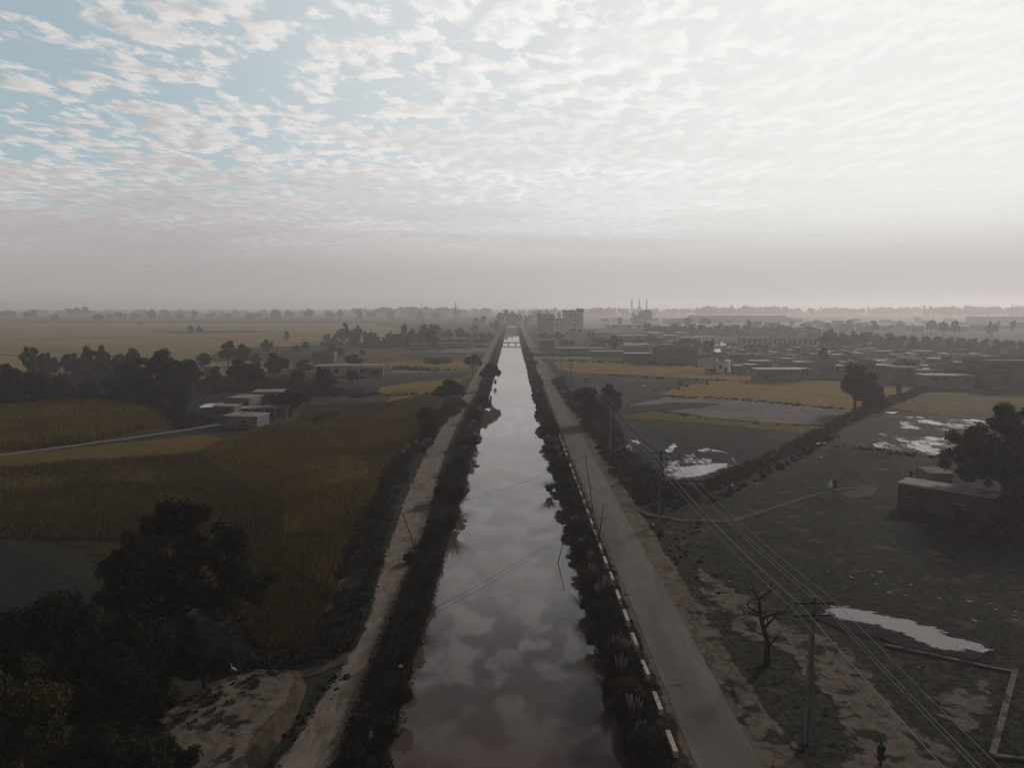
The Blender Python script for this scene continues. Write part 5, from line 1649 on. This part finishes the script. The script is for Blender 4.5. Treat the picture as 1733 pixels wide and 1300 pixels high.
# ------------------------------------------------------------------ people
def skin_mesh(name, verts, edges, radii, root=0, sub=2):
    me = bpy.data.meshes.new(name)
    me.from_pydata([tuple(v) for v in verts], edges, [])
    ob = bpy.data.objects.new(name, me)
    COL.objects.link(ob)
    ob.modifiers.new('skin', 'SKIN')
    for i, sv in enumerate(me.skin_vertices[0].data):
        r = radii[i]
        sv.radius = r if isinstance(r, tuple) else (r, r)
        sv.use_root = (i == root)
    s = ob.modifiers.new('sub', 'SUBSURF')
    s.levels = sub
    s.render_levels = sub
    dg = bpy.context.evaluated_depsgraph_get()
    out = bpy.data.meshes.new_from_object(ob.evaluated_get(dg))
    bpy.data.objects.remove(ob)
    out.name = name
    for p in out.polygons:
        p.use_smooth = True
    return out


def figure():
    """walking figure 1.72 m tall, facing +Y (away from the camera)"""
    V, E, Rr, CV, CE, CR = [], [], [], [], [], []

    def add(p, r, par=None):
        V.append(p)
        Rr.append(r)
        if par is not None:
            E.append((par, len(V) - 1))
        return len(V) - 1
    pel = add((0, 0, .93), (.15, .11))
    wa = add((0, .01, 1.08), (.135, .10), pel)
    ch = add((0, .01, 1.28), (.16, .11), wa)
    nk0 = add((0, .02, 1.42), (.09, .075), ch)
    nk = add((0, .03, 1.49), .052, nk0)
    hd = add((0, .05, 1.58), (.078, .092), nk)
    add((0, .05, 1.68), (.066, .08), hd)
    add((0, .145, 1.565), .014, hd)
    for s in (-1, 1):
        add((s * .078, .045, 1.575), .018, hd)
        sh = add((s * .17, .01, 1.40), .062, ch)
        el = add((s * .23, -.03 * s, 1.14), .045, sh)
        wr = add((s * .25, .10 * s + .04, .90), .030, el)
        pm = add((s * .25, .12 * s + .05, .84), (.032, .022), wr)
        for k, (o_, L) in enumerate(((-.03, .075), (-.01, .085), (.01, .08), (.03, .065))):
            f1 = add((s * .25, .12 * s + .05 + o_, .84 - .045 - L * .4), .0095, pm)
            add((s * .238, .125 * s + .055 + o_, .84 - .045 - L), .008, f1)
        t1 = add((s * .225, .12 * s + .09, .825), .011, pm)
        add((s * .215, .12 * s + .105, .785), .009, t1)
        hp = add((s * .09, 0, .86), .095, pel)
        kn = add((s * .09, .12 * s + .03, .48), .062, hp)
        an = add((s * .085, .22 * s - .04, .10 + (.06 if s < 0 else 0)), .040, kn)
        add((s * .09, .22 * s + .09, .035 + (.02 if s < 0 else 0)), (.042, .032), an)
    body = skin_mesh('person', V, E, Rr, pel)
    # sleeves and trousers
    def cadd(p, r, par=None):
        CV.append(p)
        CR.append(r)
        if par is not None:
            CE.append((par, len(CV) - 1))
        return len(CV) - 1
    cp = cadd((0, 0, .93), (.19, .14))
    cw = cadd((0, .01, 1.1), (.165, .125), cp)
    cc = cadd((0, .01, 1.29), (.185, .13), cw)
    cadd((0, .02, 1.42), (.10, .085), cc)
    for s in (-1, 1):
        q = cadd((s * .18, .01, 1.40), .078, cc)
        q = cadd((s * .235, -.03 * s, 1.14), .062, q)
        cadd((s * .25, .09 * s + .04, .93), .052, q)
        q = cadd((s * .095, 0, .84), .115, cp)
        q = cadd((s * .095, .12 * s + .03, .48), .095, q)
        cadd((s * .088, .21 * s - .03, .17), .07, q)
    cl = skin_mesh('clothing', CV, CE, CR, cp)
    tn = MB()
    tn.lathe([(.17, 1.12), (.185, .98), (.21, .80), (.245, .62), (.27, .50), (.25, .495)], (0, .01, 0), 16, 1, .78)
    tm = tn.mesh('tunic')
    hr = MB()
    hr.lathe([(.03, 1.50), (.075, 1.52), (.088, 1.58), (.085, 1.65), (.06, 1.70), (.015, 1.725)], (0, .035, 0), 12, .95, 1.0)
    hm = hr.mesh('hair')
    sw = MB()
    sw.lathe([(.36, .48), (.33, .75), (.29, 1.1), (.27, 1.3), (.20, 1.42), (.11, 1.52), (.115, 1.6), (.10, 1.69), (.03, 1.75)], (0, .0, 0), 16, 1, .8)
    sm = sw.mesh('shawl')
    return body, cl, tm, hm, sm


FIG = figure()
for m_ in FIG[1:]:
    for p in m_.polygons:
        p.use_smooth = True


def person(px, py, mat, label, rz=0.0, shawl=False, s=1.0, tmat=None):
    root = empty('person', G(px, py), rz, (s, s, s))
    tag(root, label, 'person')
    link('body', FIG[0], M['skin'], root)
    for nm, me, mm in (('clothing', FIG[1], tmat or mat), ('tunic', FIG[2], mat), ('shawl', FIG[4], mat) if shawl else ('hair', FIG[3], 'hair')):
        if nm == 'hair':
            link(nm, me, M['hair'], root)
            continue
        o = bpy.data.objects.new(nm, me.copy())
        COL.objects.link(o)
        o.data.materials.clear()
        o.data.materials.append(M[mm])
        o.parent = root
    return root


person(1490, 1298, 'cloth_navy', 'person in dark navy tunic walking on the worn earth at lower right', .1)
person(1405, 830, 'cloth_white', 'person wrapped in a pale bluish shawl walking on the common', .2, True, tmat='cloth_grey')
person(1413.5, 829, 'cloth_black', 'person in dark clothes walking beside the pale-shawled one', .2)
person(1541, 812, 'cloth_black', 'person in dark clothes standing behind the low block house', 2.8)
person(1552, 808, 'cloth_grey', 'person in grey clothes standing behind the low block house', -2.6)
person(918, 622, 'cloth_black', 'person in dark clothes walking on the far paved road', 0)

# white egret by the mound
ev = [(0, 0, .42), (0, .14, .46), (0, -.16, .38), (0, .22, .56), (0, .17, .66), (0, .21, .75), (0, .27, .76), (0, -.28, .33)]
eg = skin_mesh('bird', ev, [(0, 1), (0, 2), (1, 3), (3, 4), (4, 5), (5, 6), (2, 7)], [.10, .075, .07, .03, .024, .028, .02, .03], 0)
root = empty('egret', G(396, 1142), 1.2, (1.1, 1.1, 1.1))
tag(root, 'slim white egret standing at the back edge of the sandy mound', 'bird')
link('body', eg, M['feather'], root)
MB().tube([(0, .28, .76), (0, .38, .745)], [.014, .003], 6).build('beak', M['beak'], root)
for s in (-1, 1):
    MB().tube([(s * .04, 0, .36), (s * .04, -.02, .18), (s * .04, 0, 0)], .009, 5).build('leg', M['birddark'], root)

# two birds in the air
for (px, py, d, l, rz) in ((255, 451, 110, 'tiny dark bird flying in the grey sky at left', .4), (1259, 482, 110, 'tiny dark bird flying low in the sky at right', -.3)):
    root = empty('bird', AT(px, py, d), rz)
    tag(root, l, 'bird')
    link('body', skin_mesh('bird_body', [(0, 0, 0), (0, .1, .01), (0, -.12, 0), (0, -.2, 0), (0, .15, .02)], [(0, 1), (0, 2), (2, 3), (1, 4)], [.04, .032, .025, .03, .018], 0), M['birddark'], root)
    for s in (-1, 1):
        w_ = MB()
        w_.v = [(0, .07, .01), (0, -.06, .01), (s * .16, -.05, .09), (s * .16, .08, .10), (s * .32, -.06, .05), (s * .31, -.02, .055)]
        w_.v += [(x, y, z - .008) for x, y, z in w_.v]
        w_.f = [(0, 1, 2, 3), (3, 2, 4, 5), (9, 8, 7, 6), (11, 10, 8, 9), (0, 3, 9, 6), (3, 5, 11, 9), (1, 7, 8, 2), (2, 8, 10, 4), (4, 10, 11, 5), (0, 6, 7, 1)]
        w_.build('wing', M['birddark'], root)

# ------------------------------------------------------------------ haze: one closed box of air
hz, nt, out = new_mat('pale_haze')
pv = N(nt, 'ShaderNodeVolumePrincipled')
HAZE_D = 0.00040
pv.inputs['Color'].default_value = (1.0, .95, .935, 1)
pv.inputs['Density'].default_value = HAZE_D
pv.inputs['Anisotropy'].default_value = .40
nt.links.new(pv.outputs[0], out.inputs['Volume'])
hb = MB().box((0, 2900, 29.5), (9000, 6200, 66))
o = hb.build('haze', hz)
tag(o, 'pale haze over the whole plain', 'haze', None, 'stuff')

# ------------------------------------------------------------------ sky and sun
SUN_AZ, SUN_EL = R(41), R(25)
SD = Vector((math.sin(SUN_AZ) * math.cos(SUN_EL), math.cos(SUN_AZ) * math.cos(SUN_EL), math.sin(SUN_EL)))
sl = bpy.data.lights.new('sun', 'SUN')
sl.energy = 2.0
sl.angle = R(11)
sl.color = (1, .94, .90)
so = bpy.data.objects.new('sun', sl)
COL.objects.link(so)
so.rotation_euler = (-SD).to_track_quat('-Z', 'Y').to_euler()
so.location = (200, 400, 300)

world = bpy.data.worlds.new('World')
SC.world = world
world.use_nodes = True
nt = world.node_tree
nt.nodes.clear()
wo = nt.nodes.new('ShaderNodeOutputWorld')
bg = nt.nodes.new('ShaderNodeBackground')
bg.inputs[1].default_value = .1
nt.links.new(bg.outputs[0], wo.inputs[0])
sky = nt.nodes.new('ShaderNodeTexSky')
sky.sky_type = 'NISHITA'
sky.sun_disc = False
sky.sun_elevation = SUN_EL
sky.sun_rotation = SUN_AZ
sky.air_density = 1.0
sky.dust_density = 1.5
sky.ozone_density = 1.2
tc = nt.nodes.new('ShaderNodeTexCoord')
D = tc.outputs['Generated']
sep = nt.nodes.new('ShaderNodeSeparateXYZ')
nt.links.new(D, sep.inputs[0])
dx, dy, dz = sep.outputs
zc = mathn(nt, 'ADD', mathn(nt, 'MAXIMUM', dz, 0.0), .045)
u = mathn(nt, 'DIVIDE', dx, zc)
v = mathn(nt, 'DIVIDE', dy, zc)
cmb = nt.nodes.new('ShaderNodeCombineXYZ')
nt.links.new(u, cmb.inputs[0])
nt.links.new(v, cmb.inputs[1])
P = cmb.outputs[0]
# toward the sun
dt = nt.nodes.new('ShaderNodeVectorMath')
dt.operation = 'DOT_PRODUCT'
nt.links.new(D, dt.inputs[0])
dt.inputs[1].default_value = SD
ca = dt.outputs['Value']
glare = maprange(nt, ca, .80, .96)
glare2 = maprange(nt, ca, .36, .88)
# clouds
low = maprange(nt, dz, .27, .10)                 # more cover toward the horizon
extra = mathn(nt, 'ADD', mathn(nt, 'MULTIPLY', low, .26), mathn(nt, 'MULTIPLY', mathn(nt, 'MULTIPLY', glare2, maprange(nt, dz, .45, .36)), .13))
extra = mathn(nt, 'ADD', extra, maprange(nt, dz, .36, .46, 0.0, .04))


def cloud_density(vec):
    a_ = noise(nt, vec, 1.1, 3.0, .5, .3)
    b_ = noise(nt, mapping(nt, vec, (1, .66, 1)), 10.5, 8.0, .60, .1)
    vo = nt.nodes.new('ShaderNodeTexVoronoi')
    vo.feature = 'SMOOTH_F1'
    vo.inputs['Scale'].default_value = 7.0
    vo.inputs['Smoothness'].default_value = .6
    w_ = noise(nt, vec, 3.0, 3.0)
    wv = nt.nodes.new('ShaderNodeVectorMath')
    wv.operation = 'ADD'
    cw = nt.nodes.new('ShaderNodeCombineXYZ')
    nt.links.new(mathn(nt, 'MULTIPLY', w_, .35), cw.inputs[0])
    nt.links.new(mathn(nt, 'MULTIPLY', w_, -.3), cw.inputs[1])
    nt.links.new(mapping(nt, vec, (1, .72, 1)), wv.inputs[0])
    nt.links.new(cw.outputs[0], wv.inputs[1])
    nt.links.new(wv.outputs[0], vo.inputs['Vector'])
    d_ = mathn(nt, 'ADD', mathn(nt, 'MULTIPLY', a_, .66), mathn(nt, 'MULTIPLY', b_, .95))
    d_ = mathn(nt, 'SUBTRACT', d_, mathn(nt, 'MULTIPLY', vo.outputs['Distance'], .40))
    return mathn(nt, 'ADD', mathn(nt, 'ADD', d_, extra), .15)


off = nt.nodes.new('ShaderNodeVectorMath')
off.operation = 'ADD'
nt.links.new(P, off.inputs[0])
off.inputs[1].default_value = (SD.x * .07, SD.y * .07, 0)
dens = cloud_density(P)
dens2 = cloud_density(off.outputs[0])
nC = noise(nt, mapping(nt, P, (1, .55, 1), .25), 10, 6.0, .62, .5)
alpha = maprange(nt, dens, .775, .945)
thick = maprange(nt, dens2, .80, 1.08)
# cloud tones: bright rims, greyer middles
rip = maprange(nt, nC, .35, .66)
bright = mixc(nt, glare2, (6.9, 6.8, 6.7), (9.6, 9.5, 9.3))
shade = mixc(nt, glare2, (4.3, 4.2, 4.25), (7.2, 7.2, 7.05))
ccol = mixc(nt, mathn(nt, 'MULTIPLY', thick, .75), bright, shade)
ccol = mixc(nt, mathn(nt, 'MULTIPLY', rip, .38), ccol, bright)
veil = maprange(nt, noise(nt, mapping(nt, P, (.5, 1, 1), .2), .55, 4.0, .55, .6), .44, .66)
veil = mathn(nt, 'MULTIPLY', veil, maprange(nt, dz, .34, .16))
ccol = mixc(nt, mathn(nt, 'MULTIPLY', veil, .6), ccol, mixc(nt, glare2, (4.4, 4.3, 4.35), (6.6, 6.6, 6.4)))
blue = mixc(nt, .65, sky.outputs[0], (4.7, 5.75, 6.0))
blue = mixc(nt, mathn(nt, 'MULTIPLY', mathn(nt, 'MULTIPLY', glare2, maprange(nt, dz, .46, .37)), .9), blue, (7.7, 7.8, 7.8))
blue = mixc(nt, maprange(nt, dz, .38, .47, 0.0, .55), blue, (1.9, 1.95, 1.95))
col = mixc(nt, alpha, blue, ccol)
col = mixc(nt, mathn(nt, 'MULTIPLY', glare, .58), col, (9.2, 9.1, 8.8))
# grey-mauve band above the horizon
hcol = mixc(nt, glare2, (4.1, 3.75, 3.7), (5.1, 4.95, 4.8))
band = maprange(nt, dz, .14, .03)
col = mixc(nt, mathn(nt, 'MULTIPLY', band, .95), col, hcol)
# sky dimmed overhead and behind, shaped to darken the ground and near water
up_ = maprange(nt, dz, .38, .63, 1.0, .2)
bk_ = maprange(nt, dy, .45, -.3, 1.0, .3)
bk_ = mathn(nt, 'ADD', bk_, maprange(nt, dz, .10, .40, .7, 0.0), clamp=True)  # low sky behind kept brighter to lift the haze
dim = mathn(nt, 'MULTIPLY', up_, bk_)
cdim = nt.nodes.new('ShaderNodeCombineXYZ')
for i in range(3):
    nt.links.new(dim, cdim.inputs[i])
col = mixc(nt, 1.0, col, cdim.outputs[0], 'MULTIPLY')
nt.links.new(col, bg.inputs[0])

# ------------------------------------------------------------------ render settings
SC.render.engine = 'CYCLES'
SC.view_settings.view_transform = 'Standard'
SC.view_settings.look = 'None'
SC.view_settings.exposure = 0
SC.view_settings.gamma = 1
cy = SC.cycles
cy.use_denoising = True
cy.max_bounces = 8
cy.diffuse_bounces = 2
cy.glossy_bounces = 3
cy.transparent_max_bounces = 24
cy.volume_bounces = 2
cy.filter_width = 1.2
cy.use_adaptive_sampling = True
cy.adaptive_threshold = .02
